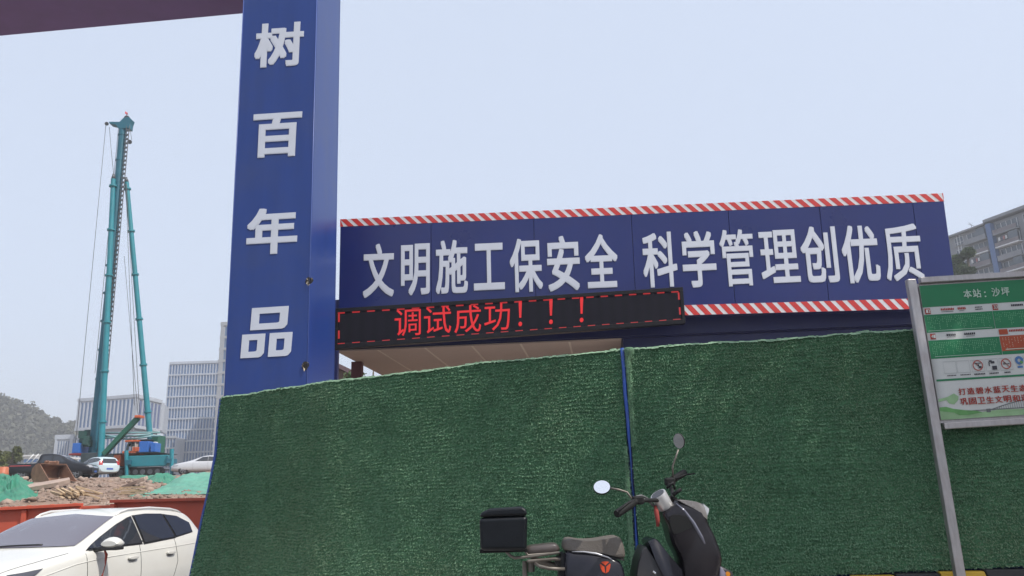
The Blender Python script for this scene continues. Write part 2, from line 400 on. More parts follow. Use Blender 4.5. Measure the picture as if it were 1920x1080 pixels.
# blue edging down the left end
eb = MB(); pts = [e - tdir * 0.022 for e in edge]
for a, b in zip(pts, pts[1:]): eb.add([a, a + tdir * 0.03, b + tdir * 0.03, b, a - nl * 0.05, a + tdir * 0.03 - nl * 0.05, b + tdir * 0.03 - nl * 0.05, b - nl * 0.05], [(0, 1, 2, 3), (4, 7, 6, 5), (0, 3, 7, 4), (1, 5, 6, 2)])
eb.build('edge_trim', m_bluetube, hoard)
# the frayed top edge and blue slivers of the sheet showing along it
fr = MB(); s = 0.0
while s < cum[-1] - 0.05:
    L_ = random.uniform(0.012, 0.04); h = random.uniform(0.002, 0.009) * (1.5 if random.random() < 0.15 else 1); a = fsurf(s, topz(s)); b = fsurf(s + L_, topz(s + L_)); n = fnrm(s)
    z0 = random.uniform(0.004, 0.014)
    fr.add([a + n * 0.014 - V((0, 0, z0)), b + n * 0.014 - V((0, 0, z0)), b + n * 0.004 + V((0, 0, h)), a + n * 0.006 + V((0, 0, h)), b - n * 0.03 + V((0, 0, h * 0.6)), a - n * 0.03 + V((0, 0, h * 0.6))], [(0, 1, 2, 3), (3, 2, 4, 5)])
    s += L_
stuff(fr.build('frayed_edge', m_fray, hoard))
# seam: blue tube showing between the two turf sheets, with curled turf edges
sm = MB(); seam = []
for i in range(13):
    t = i / 12; z = ZT + 0.012 - (ZT - PAVE) * t; p = fpt(SSEAM + 0.012 + 0.010 * math.sin(t * 3.0) + 0.008 * nz(t * 9, 4.0)) + fnrm(SSEAM) * (0.012 + 0.01 * math.sin(t * 5)); seam.append(V((p.x, p.y, z)))
sm.path(seam, [.015, .015, .015, .014, .012, .005, .003, .004, .008, .012, .016, .017, .017], 10); sm.build('seam_tube', m_bluetube, hoard, smooth=True)
fl = MB()
def curl(s0, z0, z1, wfun, side, nseg=40):
    rows = []
    for i in range(nseg + 1):
        t = i / nseg; z = z0 + (z1 - z0) * t; w = wfun(t) * (1 + 0.35 * nz(z * 9, s0, 2)); c = fpt(s0); n = fnrm(s0); row = []
        for k in range(6):
            a = math.pi * k / 5; q = c + tdirS * (side * (w * (1 - math.cos(a)) * 0.5)) + n * (0.012 + w * 0.55 * math.sin(a)); row.append(V((q.x, q.y, z)))
        rows.append(row)
    fl.grid(rows)
tdirS = (fpt(SSEAM + 0.2) - fpt(SSEAM - 0.2)).normalized()
curl(SSEAM + 0.030, ZT + 0.01, ZT - 0.75, lambda t: 0.040 * (1 - 0.75 * t) + 0.008 + 0.05 * math.exp(-((t - 0.03) / 0.05) ** 2), 1)
curl(SSEAM + 0.0, ZT - 0.75, PAVE, lambda t: 0.02 + 0.015 * math.sin(t * 3.1), -1)
o = fl.build('curled_turf_edge', mat('turf_edge', (0.14, 0.26, 0.15), 0.9, var=0.4, scale=60, bump=1.0, bscale=150), hoard, smooth=True)
o.modifiers.new('s', 'SOLIDIFY').thickness = 0.004
ex = MB(); n = 3500                                                     # threads along the curled edges
zz = ZT - rng.random(n) * (ZT - PAVE)
for z in zz:
    up_ = z > ZT - 0.75; c = fpt(SSEAM + (0.06 if up_ else -0.012)) + fnrm(SSEAM) * random.uniform(0.015, 0.035) + tdirS * random.gauss(0, 0.009 + (0.014 if z > ZT - 0.12 else 0)); c.z = z
    d = V((random.gauss(0, 1), random.uniform(-1, 0.2), random.gauss(0, 1))).normalized(); sd = d.orthogonal().normalized() * 0.002
    ex.add([c - sd, c + sd, c + d * random.uniform(0.01, 0.024)], [(0, 1, 2)])
stuff(ex.build('seam_threads', mat('turf_threads', (0.17, 0.32, 0.19), 0.8, var=0.4, scale=80), hoard, fix=False))
# yellow and black base blocks
m_yel = mat('yellow_paint', (0.58, 0.36, 0.03), 0.6, var=0.12, scale=9, dirt=(0.25, 0.2, 0.1), dirt_amt=0.4, dscale=5)
m_blk = mat('black_paint', (0.018, 0.018, 0.02), 0.6, var=0.2, scale=9, dirt=(0.08, 0.075, 0.07), dirt_amt=0.4, dscale=5)
s = SSEAM + 0.9; i = 0; sw = 0.28
zq0 = PAVE - 0.01
while s + sw < cum[-1]:
    a, b = fpt(s), fpt(s + sw); n = fnrm(s + sw / 2); dd = (b - a).normalized(); sk_ = 0.12
    def P_(q, z, o_): return V((q.x, q.y, z)) + n * o_
    mb = MB(); e = 0.003
    q0, q1 = a + dd * e, b - dd * e; zq1 = zfoot(s + sw / 2) - 0.012
    if zq1 < PAVE + 0.06: s += sw; i += 1; continue
    A = [P_(q0 + dd * sk_, zq0, 0.055), P_(q1 + dd * sk_, zq0, 0.055), P_(q1, zq1, 0.05), P_(q0, zq1, 0.05)]
    B = [p - n * 0.15 for p in A]
    mb.add(A + B, [(0, 1, 2, 3), (7, 6, 5, 4), (0, 4, 5, 1), (1, 5, 6, 2), (2, 6, 7, 3), (3, 7, 4, 0)])
    mb.build('base_block', m_yel if i % 2 == 0 else m_blk, hoard, bevel=0.006); s += sw; i += 1

# ================================================================== GATE PILLAR AND BEAM
GY = R(5.5); gdir = V((math.cos(GY), -math.sin(GY), 0)); gback = V((math.sin(GY), math.cos(GY), 0)); gn = -gback
m_pil = mat('blue_panel', (0.0165, 0.045, 0.20), 0.3, bump=0.05, bscale=0.5, var=0.10, scale=1.2, dirt=(0.06, 0.07, 0.12), dirt_amt=0.25, dscale=1.0, spec=0.35, stretch=(3, 3, 0.25))
m_letter = mat('white_letter', (0.56, 0.585, 0.65), 0.5, var=0.04, scale=8, dirt=(0.42, 0.43, 0.45), dirt_amt=0.3, dscale=4)
Bp = PX(583.5, 400, 13.7); fp = V((Bp.x, Bp.y, 0))
A0, B0 = PP(421, 735, fp, gn), PP(575.5, 722, fp, gn)
A1, B1 = PP(457, 0, fp, gn), PP(594, 0, fp, gn)
def ext(a, b, z): t = (z - a.z) / (b.z - a.z); return a + (b - a) * t
ZP = 13.0
Ab, At_, Bb, Bt = ext(A0, A1, -0.3), ext(A0, A1, ZP), ext(B0, B1, -0.3), ext(B0, B1, ZP)
sp = V((Bp.x, Bp.y, 0)); dep = 1.43
gate = thing('gate_pillar', V((Bb.x - 0.5, Bb.y + 0.4, -0.1)), 'tall blue clad gate pillar with big white characters down its front and a dark overhead beam', 'gate')
def face_panel(name, p, off, m):
    mb = MB(); mb.add(p + [q + off for q in p], [(0, 1, 2, 3), (7, 6, 5, 4), (0, 4, 5, 1), (1, 5, 6, 2), (2, 6, 7, 3), (3, 7, 4, 0)]); return mb.build(name, m, gate, bevel=0.006)
face_panel('front_panel', [Ab, Bb, Bt, At_], gback * 0.05, m_pil)
face_panel('side_panel', [Bb + gback * 0.052, Bb + gback * dep, Bt + gback * dep, Bt + gback * 0.052], -gdir * 0.05, m_pil)
face_panel('side_panel', [Ab + gback * 0.052, Ab + gback * dep, At_ + gback * dep, At_ + gback * 0.052], gdir * 0.05, m_pil)
face_panel('back_panel', [Ab + gback * dep, Bb + gback * dep, Bt + gback * dep, At_ + gback * dep], gback * 0.05, m_pil)
face_panel('top_cap', [At_ + V((0, 0, 0.003)), Bt + V((0, 0, 0.003)), Bt + gback * dep + V((0, 0, 0.003)), At_ + gback * dep + V((0, 0, 0.003))], V((0, 0, 0.06)), m_pil)
# corner trim
ct = MB(); 
for a, b in ((Bb, Bt), (Ab, At_)): ct.tube(a + gn * 0.0, b + gn * 0.0, 0.009, n=6)
ct.build('corner_trim', mat('trim_blue', (0.05, 0.09, 0.3), 0.35, var=0.05), gate, smooth=True)
def px_quad(x0, y0, x1, y1, p, n, slope=0.0):
    w = (x1 - x0); dy = -slope * w / 2
    return [PP(x, y, p, n) for x, y in ((x0, y0 + 2 * dy if slope < 0 else y0), (x1, y0), (x1, y1 - 2 * dy if slope < 0 else y1), (x0, y1))]
fpo = fp + gn * 0.002
for ch, (x0, y0, x1, y1), sh in (('树', (478, 41, 569, 127), 2), ('百', (474, 210, 565, 296), 2), ('年', (463, 388, 558, 478), 2), ('品', (455, 574, 549, 671), 4)):
    w = 5
    if ch == '品':                     # drawn as three plain rings, as on the pillar
        TL_, TR_, BR_, BL_ = PP(x0 + sh, y0 + 5, fpo, gn), PP(x1 + sh, y0 - 1, fpo, gn), PP(x1 - sh, y1 - 4, fpo, gn), PP(x0 - sh, y1 + 1, fpo, gn)
        pm = lambda u, v: (BL_ * (1 - u) + BR_ * u) * (1 - v) + (TL_ * (1 - u) + TR_ * u) * v
        mb = MB()
        for (a0, b0, a1, b1, sx, sy) in ((.15, .55, .88, 1.0, .16, .125), (0, 0, .46, .47, .145, .12), (.55, 0, 1.0, .47, .145, .12)):
            c = .05; O = [(a0, b1), (a1, b1), (a1, b0 + c * 1.6), (a1 - c, b0 + c * .3), (a1 - c * 2, b0), (a0, b0)]; I = [(a0 + sx, b1 - sy), (a1 - sx, b1 - sy), (a1 - sx, b0 + sy + c * .5), (a1 - sx - .02, b0 + sy + c * .1), (a1 - sx - c, b0 + sy), (a0 + sx, b0 + sy)]
            n6 = 6; f_ = [pm(*t_) + gn * .012 for t_ in O + I]; bk_ = [pm(*t_) for t_ in O + I]
            mb.add(f_ + bk_, [(i, (i + 1) % n6, n6 + (i + 1) % n6, n6 + i) for i in range(n6)] + [(i, 2 * n6 + i, 2 * n6 + (i + 1) % n6, (i + 1) % n6) for i in range(n6)] + [(n6 + i, n6 + (i + 1) % n6, 3 * n6 + (i + 1) % n6, 3 * n6 + i) for i in range(n6)])
        mb.build('character', m_letter, gate); continue
    q = [PP(x0 + sh, y0 + 5, fpo, gn), PP(x1 + sh, y0 - 1, fpo, gn), PP(x1 - sh, y1 - 4, fpo, gn), PP(x0 - sh, y1 + 1, fpo, gn)]
    glyph_quad(ch, q, gn, 0.009, 0.028).build('character', m_letter, gate)
# torn spots on the corner
m_torn = mat('torn_foam', (0.42, 0.36, 0.27), 0.9, var=0.5, scale=60); m_hole = mat('torn_hole', (0.02, 0.016, 0.014), 0.9, var=0.2)
for (x, y, r) in ((580, 527, 0.075), (573, 686, 0.075)):
    c = PP(x, y, fp, gn) + gn * 0.004; t = MB()
    t.add([c + gdir * (r * (0.7 + 0.4 * random.random()) * math.cos(a)) + V((0, 0, 1)) * (r * (0.8 + 0.5 * random.random()) * math.sin(a)) + gn * 0.004 for a in np.linspace(0, 2 * math.pi, 12, endpoint=False)], [tuple(range(12))])
    t.build('torn_hole', m_hole, gate)
    t = MB()
    for k in range(7):
        a = random.uniform(0, 6.28); q = c + gdir * (r * 0.7 * math.cos(a)) + V((0, 0, 1)) * (r * 0.8 * math.sin(a)) + gn * 0.006
        t.add([q, q + V((random.uniform(-.05, .05), -0.02, random.uniform(-.05, .05))), q + V((random.uniform(-.05, .05), -0.03, random.uniform(-.06, .03)))], [(0, 1, 2)])
    t.build('torn_flap', m_torn, gate)
# overhead beam running left
m_beam = mat('beam_soffit', (0.24, 0.15, 0.38), 0.55, var=0.1, scale=2)
zbm = (PP(457, 22, fp + gback * dep, gn)).z
bl = MB(); c0 = Ab.lerp(At_, (zbm - Ab.z) / (At_.z - Ab.z)); c0.z = 0
lenb = 18.0
bl.add([c0 + V((0, 0, zbm)) + gback * 0.06, c0 + V((0, 0, zbm)) + gback * (dep - 0.0), c0 - gdir * lenb + V((0, 0, zbm)) + gback * dep, c0 - gdir * lenb + V((0, 0, zbm)) + gback * 0.06], [(0, 1, 2, 3)])
bb_ = bl.build('beam_soffit', m_beam, gate); bs = bb_.modifiers.new('s', 'SOLIDIFY'); bs.thickness = 0.04; bs.offset = -1
for off, nm in ((0.0, 'beam_fascia'), (dep + 0.003, 'beam_fascia')):
    b_ = MB(); q = c0 + gback * off
    A = [q + V((0, 0, zbm + 0.01)), q - gdir * lenb + V((0, 0, zbm + 0.01)), q - gdir * lenb + V((0, 0, ZP)), q + V((0, 0, ZP))]
    b_.prism(A, gback * 0.05); b_.build(nm, m_pil, gate)
# the other pillar of the gate, outside the frame
q = c0 - gdir * (lenb + 0.5) + gback * 0.5; b_ = MB(); b_.box((q.x, q.y, ZP / 2 - 0.2), (1.4, 1.4, ZP + 0.4), (gdir, gback, V((0, 0, 1)))); b_.build('far_pillar', m_pil, gate, bevel=0.01)

# ================================================================== GATEHOUSE WITH SLOGAN BOARD
BY = R(3.2); bdir = V((math.cos(BY), -math.sin(BY), 0)); bback = V((math.sin(BY), math.cos(BY), 0)); bn = -bback
bp = PX(640, 500, 16.4); bp0 = V((bp.x, bp.y, 0))
gh = thing('gatehouse', PX(1400, 800, 13.2) * 1.0, 'low gatehouse with navy walls, flat canopy and panelled soffit behind the turf hoarding', 'building')
gh.location = V((3.5, 18.2, PAVE)); PINV[gh.name] = Matrix.Translation(gh.location).inverted()
m_navy = mat('navy_wall', (0.014, 0.018, 0.085), 0.45, var=0.12, scale=2, dirt=(0.05, 0.05, 0.07), dirt_amt=0.3)
m_board = mat('slogan_board_blue', (0.010, 0.019, 0.118), 0.28, bump=0.10, bscale=0.8, var=0.12, scale=0.9, dirt=(0.03, 0.025, 0.10), dirt_amt=0.4, dscale=0.8)
m_soff = mat('soffit_panel', (0.50, 0.40, 0.34), 0.6, var=0.08, scale=3, stretch=(2, 12, 1), dirt=(0.4, 0.34, 0.28), dirt_amt=0.3)
m_joint = mat('soffit_joint', (0.66, 0.58, 0.48), 0.5, var=0.05)
sb = thing('slogan_board', PX(1200, 600, 11.6), 'long navy slogan board with white characters between red and white striped bands', 'sign board')
TLb, TRb = PP(638, 411.5, bp0, bn), PP(1768, 362.5, bp0, bn)
BRb, BLb = PP(1797, 577, bp0, bn), PP(634, 609, bp0, bn)
def bq(u, v): return (TLb * (1 - u) + TRb * u) * (1 - v) + (BLb * (1 - u) + BRb * u) * v
def b_u(x, y):                          # photo pixel -> board u,v
    p = PP(x, y, bp0, bn); u = 0.5; v = 0.5
    for _ in range(12):
        v = (p.z - bq(u, 0).z) / (bq(u, 1).z - bq(u, 0).z); a, b = bq(0, v), bq(1, v); u = (p - a).dot(b - a) / (b - a).length_squared
    return u, v
seams = [0.0] + [b_u(x, 395)[0] for x in (808, 1000, 1183, 1365, 1537, 1713)] + [1.0]
for a, b in zip(seams, seams[1:]):
    e = 0.00035; mb = MB(); A = [bq(a + e, 0.002), bq(b - e, 0.002), bq(b - e, 0.998), bq(a + e, 0.998)]
    mb.prism(A, bback * 0.04); mb.build('board_panel', m_board, sb, bevel=0.004)
fb = MB(); A = [bq(0, 0), bq(1, 0), bq(1, 1), bq(0, 1)]
fb.prism([p + bback * 0.045 for p in A], bback * 0.16); fb.build('board_frame', m_navy, sb)
m_red = mat('reflective_red', (0.52, 0.035, 0.03), 0.4, var=0.12, scale=12); m_wht = mat('reflective_white', (0.62, 0.62, 0.63), 0.4, var=0.06, scale=12)
def stripe_band(v0, v1, u0, u1, pitch, name, drop=0.0):
    n = int(round((u1 - u0) / pitch)); mb = MB(); sl_ = pitch * 0.75
    def c_(u, v): return bq(max(u0, min(u1, u)), v) + bn * 0.006
    # white tape
    A = [bq(u0, v0) + bn * 0.003, bq(u1, v0) + bn * 0.003, bq(u1, v1) + bn * 0.003, bq(u0, v1) + bn * 0.003]
    mb.add(A, [(0, 1, 2, 3)], 1)
    for k in range(-1, n + 1):
        a = u0 + k * pitch; w = pitch * 0.58
        mb.add([c_(a, v0), c_(a + w, v0), c_(a + w + sl_, v1), c_(a + sl_, v1)], [(0, 1, 2, 3)], 0)
    return mb.build(name, [m_red, m_wht], sb)
stripe_band(-0.001, 0.072, 0.0, 1.0, 20.6 / 1135, 'striped_tape')
stripe_band(0.912, 1.0, 0.0, 1.0, 20.9 / 1135, 'striped_tape')
bx = [('文', 681, 456, 739, 559), ('明', 752, 456, 806, 555), ('施', 817, 449, 877, 552), ('工', 888, 455, 946, 545), ('保', 956, 446, 1017, 549), ('安', 1026, 441, 1087, 547), ('全', 1097, 438, 1158, 541),
      ('科', 1205, 434, 1269, 540), ('学', 1279, 432, 1342, 540), ('管', 1351, 429, 1414, 538), ('理', 1425, 430, 1497, 532), ('创', 1502, 423, 1570, 532), ('优', 1579, 421, 1647, 532), ('质', 1657, 419, 1728, 528)]
bpo = bp0 + bn * 0.004
for ch, x0, y0, x1, y1 in bx:
    k = (x1 - x0) * 0.045; sh = (0.5 * (x0 + x1) - 790) / 5300 * (y1 - y0) / 2 * 0.75
    q = [PP(x0 - sh, y0 + k, bpo, bn), PP(x1 - sh, y0, bpo, bn), PP(x1 + sh, y1 - k, bpo, bn), PP(x0 + sh, y1, bpo, bn)]
    glyph_quad(ch, q, bn, 0.009, 0.020 if ch not in '管理质' else 0.014).build('character', m_letter, sb)
# gatehouse body: guard room on the right, canopy on the left
SY = R(6.3); sdirx = V((math.cos(SY), -math.sin(SY), 0)); sback = V((math.sin(SY), math.cos(SY), 0))
pf = PP(630, 659, bp0 + bback * 0.7, bn); zs = pf.z                                     # soffit height
f_l = V((pf.x, pf.y, 0)); f_r = PP(1165, 631, pf, bn); f_r.z = 0
flen = (f_r - f_l).length; sdirx = bdir; cdep = 4.8
vx = [630, 707, 795, 883, 975, 1067.6, 1165]; us = []
for x in vx:
    y = 659 + (x - 630) * (631 - 659) / 535; us.append((PZ(x, y, zs) - pf).dot(sdirx) / flen)
us[0], us[-1] = 0, 1
for a, b in zip(us, us[1:]):
    mb = MB(); e = 0.003
    A = [f_l + sdirx * (flen * a + e) + V((0, 0, zs)), f_l + sdirx * (flen * b - e) + V((0, 0, zs)), f_l + sdirx * (flen * b - e) + sback * cdep + V((0, 0, zs)), f_l + sdirx * (flen * a + e) + sback * cdep + V((0, 0, zs))]
    mb.prism(A, V((0, 0, 0.03))); mb.build('soffit_panel', m_soff, gh)
for a in us[1:-1]:
    mb = MB(); c = f_l + sdirx * (flen * a); A = [c - sdirx * 0.022, c + sdirx * 0.022, c + sdirx * 0.022 + sback * cdep, c - sdirx * 0.022 + sback * cdep]
    mb.prism([p + V((0, 0, zs - 0.006)) for p in A], V((0, 0, 0.0055))); mb.build('joint_strip', m_joint, gh)
zb_board = min(BLb.z, BRb.z)
rs = MB(); A = [f_l - sdirx * 0.05 - sback * 0.02, f_l + sdirx * 13.35 - sback * 0.0, f_l + sdirx * 13.35 + sback * (cdep + 0.15), f_l - sdirx * 0.05 + sback * (cdep + 0.15)]
rs.prism([p + V((0, 0, zs + 0.034)) for p in A], V((0, 0, 0.22))); rs.build('roof_slab', m_navy, gh)
# guard room walls
def wall(name, a, b, z0, z1, t, m, par=gh):
    d = (b - a).normalized(); nrm = V((-d.y, d.x, 0)); mb = MB()
    mb.prism([V((a.x, a.y, z0)), V((b.x, b.y, z0)), V((b.x, b.y, z1)), V((a.x, a.y, z1))], nrm * t); return mb.build(name, m, par, bevel=0.004)
g0 = f_l + sdirx * (flen + 0.03) + sback * 0.06; g1 = f_l + sdirx * 13.2 + sback * 0.06
wall('front_wall', g0, g1, PAVE, zs + 0.03, 0.15, m_navy)
wall('side_wall', g0 + sback * 4.6, g0 + sback * 0.16, PAVE, zs + 0.03, 0.15, m_navy)
wall('end_wall', g1 + sback * 0.16, g1 + sback * 4.6, PAVE, zs + 0.03, 0.15, m_navy)
wall('fascia', f_l - sdirx * 0.04 - sback * 0.06, f_l + sdirx * 13.3 - sback * 0.06, zs + 0.05, zb_board + 0.25, -0.04, m_navy)
m_drk = mat('dark_red_column', (0.09, 0.018, 0.02), 0.5, var=0.1)
c1 = PX(670, 690, f_l.y + 1.5)
mb = MB(); mb.box((c1.x, c1.y, 0.5 * (zs + 0.8 + PAVE) - 0.4), (0.25, 0.25, zs - PAVE - 0.002)); cco = mb.build('canopy_column', m_drk, gh, bevel=0.008)
cco.location.z += (PAVE + 0.5 * (zs - PAVE)) - (0.5 * (zs + 0.8 + PAVE) - 0.4)
mb = MB(); c2 = f_l + sdirx * (flen - 0.12) + sback * 4.2; mb.box((c2.x, c2.y, PAVE + 0.5 * (zs - PAVE) - 0.002), (0.25, 0.25, zs - PAVE)); mb.build('canopy_column', m_drk, gh, bevel=0.008)
# navy post closing the left end under the board, behind the pillar
le = BLb + bback * 0.05; mb = MB(); mb.box((le.x - 0.07, le.y + 0.05, (le.z + 0.95) * 0.5), (0.14, 0.14, le.z + 0.95 - 2 * PAVE)); mb.build('end_post', m_navy, gh)

# ================================================================== LED DISPLAY
lp = PX(626, 615, 15.45); LYAW = R(-4.0); ldir = V((math.cos(LYAW), -math.sin(LYAW), 0)); lback = V((math.sin(LYAW), math.cos(LYAW), 0)); ln_ = -lback
lq = [PP(x, y, lp, ln_) for x, y in ((625.5, 579), (1280, 538.5), (1285, 606.5), (625, 655))]
led = thing('led_display', V((lq[3] + lq[2]) * 0.5 + lback * 0.1), 'long black scrolling text display with glowing red characters hung below the slogan board', 'LED display')
m_case = mat('led_case', (0.008, 0.008, 0.011), 0.45, var=0.1, spec=0.2)
def lm(u, v): return (lq[0] * (1 - u) + lq[1] * u) * (1 - v) + (lq[3] * (1 - u) + lq[2] * u) * v
mb = MB(); mb.prism(lq, lback * 0.14); mb.build('case', m_case, led, bevel=0.008)
for (u0, v0, u1, v1) in ((0, 0, 1, 0.10), (0, 0.885, 1, 1), (0, 0.1, 0.012, 0.885), (0.990, 0.1, 1, 0.885)):
    mb = MB(); mb.prism([lm(u0, v0) + ln_ * 0.022, lm(u1, v0) + ln_ * 0.022, lm(u1, v1) + ln_ * 0.022, lm(u0, v1) + ln_ * 0.022], lback * 0.02); mb.build('bezel', m_case, led, bevel=0.004)
ms = bpy.data.materials.new('led_matrix'); ms.use_nodes = True; t = ms.node_tree; b = t.nodes['Principled BSDF']
tc = t.nodes.new('ShaderNodeTexCoord'); vo = t.nodes.new('ShaderNodeTexVoronoi'); vo.inputs['Scale'].default_value = 55; vo.inputs['Randomness'].default_value = 0.0
t.links.new(tc.outputs['Object'], vo.inputs[0])
nn = t.nodes.new('ShaderNodeTexNoise'); nn.inputs['Scale'].default_value = 1.1; nn.inputs['Detail'].default_value = 2; t.links.new(tc.outputs['Object'], nn.inputs[0])
rp = t.nodes.new('ShaderNodeValToRGB'); rp.color_ramp.elements[0].color = (0.012, 0.011, 0.019, 1); rp.color_ramp.elements[1].color = (0.008, 0.008, 0.013, 1); rp.color_ramp.elements[0].position = 0.25; rp.color_ramp.elements[1].position = 0.5
t.links.new(vo.outputs['Distance'], rp.inputs[0]); t.links.new(rp.outputs[0], b.inputs['Base Color']); b.inputs['Roughness'].default_value = 0.6; b.inputs['Specular IOR Level'].default_value = 0.1
mb = MB(); mb.add([lm(0.008, 0.08) + ln_ * 0.003, lm(0.994, 0.08) + ln_ * 0.003, lm(0.994, 0.9) + ln_ * 0.003, lm(0.008, 0.9) + ln_ * 0.003], [(0, 1, 2, 3)]); mb.build('led_matrix', ms, led)
m_glow = emit_mat('led_red', (1.0, 0.012, 0.018), 0.62, (0.01, 0.002, 0.002)); m_glow2 = emit_mat('led_red_border', (1.0, 0.03, 0.035), 0.38)
lpo = lp + ln_ * 0.006
for ch, x0, y0, x1, y1 in (('调', 740, 578, 789, 631), ('试', 795, 573, 846, 627), ('成', 852, 571, 902, 625), ('功', 908, 567, 956, 621), ('！', 972, 563, 979, 612), ('！', 1029.5, 559, 1036.5, 608), ('！', 1087, 555.5, 1094, 604.5)):
    k = (x1 - x0) * 0.062; q = [PP(x0, y0 + k, lpo, ln_), PP(x1, y0, lpo, ln_), PP(x1, y1 - k, lpo, ln_), PP(x0, y1, lpo, ln_)]
    glyph_quad(ch, q, ln_, 0.003, 0.0).build('lit_character', m_glow, led)
db = MB(); L_px = 655
k = 0
for x in np.arange(632, 1274, 27.2):
    u0 = (x - 625.5) / 655; u1 = u0 + 14 / 655
    for v0 in (0.10, 0.862): db.add([lm(u0, v0) + ln_ * 0.006, lm(min(u1, .99), v0) + ln_ * 0.006, lm(min(u1, .99), v0 + 0.035) + ln_ * 0.006, lm(u0, v0 + 0.035) + ln_ * 0.006], [(0, 1, 2, 3)])
for u in (0.0125, 0.984):
    for v0 in (0.14, 0.55): db.add([lm(u, v0) + ln_ * 0.006, lm(u + 0.005, v0) + ln_ * 0.006, lm(u + 0.005, v0 + 0.2) + ln_ * 0.006, lm(u, v0 + 0.2) + ln_ * 0.006], [(0, 1, 2, 3)])
stuff(db.build('lit_border', m_glow2, led))
for u in (0.1, 0.5, 0.9):
    mb = MB(); a = lm(u, 0.15) + lback * 0.13; bq_ = a + lback * 1.2; bq_ = V((a.x, a.y, a.z)); e_ = (bp0 - a).dot(bback); mb.tube(a, a + bback * max(0.15, e_ + 0.03), 0.02, n=8); mb.build('bracket', m_case, led)

# ================================================================== BUS STOP BOARD
exec_sign = True
SYP = 5.40
def SPX(x, y): return PX(x, y, SYP)
m_steel = mat('stainless_tube', (0.42, 0.40, 0.40), 0.42, metal=0.75, var=0.15, scale=14, dirt=(0.28, 0.22, 0.2), dirt_amt=0.4, dscale=6, stretch=(4, 4, 0.6))
lt, lb = SPX(1708, 532), SPX(1798, 1072)
stop = thing('bus_stop_board', V((lb.x + 0.5, SYP, PAVE)), 'steel framed bus stop board with green and white route panel beside the turf', 'bus stop sign')
pl0 = ext(lb, lt, PAVE - 0.004); pl1 = ext(lb, lt, lt.z + 0.03); PW = 0.062
TL, BL = SPX(1723, 536), SPX(1764.5, 788); TR920 = SPX(1920, 524)
tx = (TR920 - TL).normalized(); W_ = 0.97
BL = TL + (BL - TL)
def sq(u, v): return TL + tx * (W_ * u) + (BL - TL) * v
off_post = tx * (W_ + 0.09)
def post(p0, p1):
    mb = MB(); ax = (p1 - p0).normalized(); X_ = V((1, 0, 0)); X_ = (X_ - ax * X_.dot(ax)).normalized(); Y_ = ax.cross(X_)
    mb.box((p0 + p1) * 0.5, (PW, PW * 0.8, (p1 - p0).length), (X_, Y_, ax)); return mb.build('post', m_steel, stop, bevel=0.006)
post(pl0, pl1); post(pl0 + V((off_post.x, 0, 0)), pl1 + V((off_post.x, 0, off_post.z)))
def bar(a, b, h):
    mb = MB(); d = (b - a).normalized(); up = V((0, -1, 0)).cross(d); up = -up if up.z < 0 else up
    mb.box((a + b) * 0.5, ((b - a).length, PW * 0.7, h), (d, V((0, 1, 0)), up)); return mb.build('cross_bar', m_steel, stop, bevel=0.006)
t0 = SPX(1724, 526.5); bar(t0 - tx * 0.0, t0 + tx * (W_ + 0.02), 0.044)
t1 = SPX(1770, 799); bar(t1 - tx * 0.008, t1 + tx * (W_ + 0.02), 0.044)
# panel sheet
FY = V((0, -1, 0))
m_white = mat('sign_white', (0.55, 0.56, 0.54), 0.5, var=0.05, scale=5, dirt=(0.42, 0.42, 0.38), dirt_amt=0.4, dscale=5)
m_green = mat('sign_green', (0.004, 0.17, 0.062), 0.5, var=0.1, scale=4, dirt=(0.01, 0.12, 0.06), dirt_amt=0.4, dscale=3)
m_sred = mat('sign_red', (0.36, 0.035, 0.02), 0.5, var=0.1); m_sorange = mat('sign_orange', (0.36, 0.055, 0.014), 0.5, var=0.1)
m_ink = mat('sign_ink', (0.03, 0.03, 0.04), 0.6, var=0.1); m_pale = mat('sign_pale_print', (0.5, 0.62, 0.52), 0.5, var=0.1)
m_lgreen = mat('sign_light_green', (0.26, 0.42, 0.22), 0.5, var=0.25, scale=8); m_pgreen = mat('sign_print_green', (0.1, 0.27, 0.08), 0.5, var=0.3, scale=12); m_blue = mat('sign_blue', (0.06, 0.16, 0.36), 0.5, var=0.1)
cx_ = lambda u, v: sq(u, v) + FY * (0.0022 * nz(u * 5, v * 6, 4.4))          # slightly buckled sheet
mb = MB(); mb.grid([[cx_(u, v) for u in np.linspace(0, 1, 16)] for v in np.linspace(0, 1, 16)])
o = mb.build('panel_sheet', m_white, stop, smooth=True); sd_ = o.modifiers.new('s', 'SOLIDIFY'); sd_.thickness = 0.006; sd_.offset = -1
bkp = MB(); A = [sq(-0.01, -0.02) - FY * 0.012, sq(1.02, -0.02) - FY * 0.012, sq(1.02, 1.02) - FY * 0.012, sq(-0.01, 1.02) - FY * 0.012]; bkp.prism(A, -FY * 0.012); bkp.build('back_board', m_steel, stop)
def patch(name, u0, v0, u1, v1, m, lift=0.002, mb=None, nu=8, nv=3):
    own = mb is None; mb = mb or MB()
    mb.grid([[cx_(u, v) + FY * lift for u in np.linspace(u0, u1, nu)] for v in np.linspace(v0, v1, nv)])
    if own: return mb.build(name, m, stop, smooth=True, fix=False)
patch('header_band', 0, 0, 1, 0.168, m_green, nv=4); 
patch('route_field', 0, 0.226, 0.505, 0.36, m_green, nv=4); patch('route_field', 0.508, 0.226, 1, 0.36, m_green, nv=4)
patch('route_field', 0, 0.42, 0.52, 0.556, m_green, nv=4); patch('route_field', 0.523, 0.418, 1, 0.53, m_sorange, nv=4); patch('route_field', 0.523, 0.53, 1, 0.556, m_green)
patch('divider_line', 0.012, 0.708, 1, 0.722, m_green, lift=0.003)
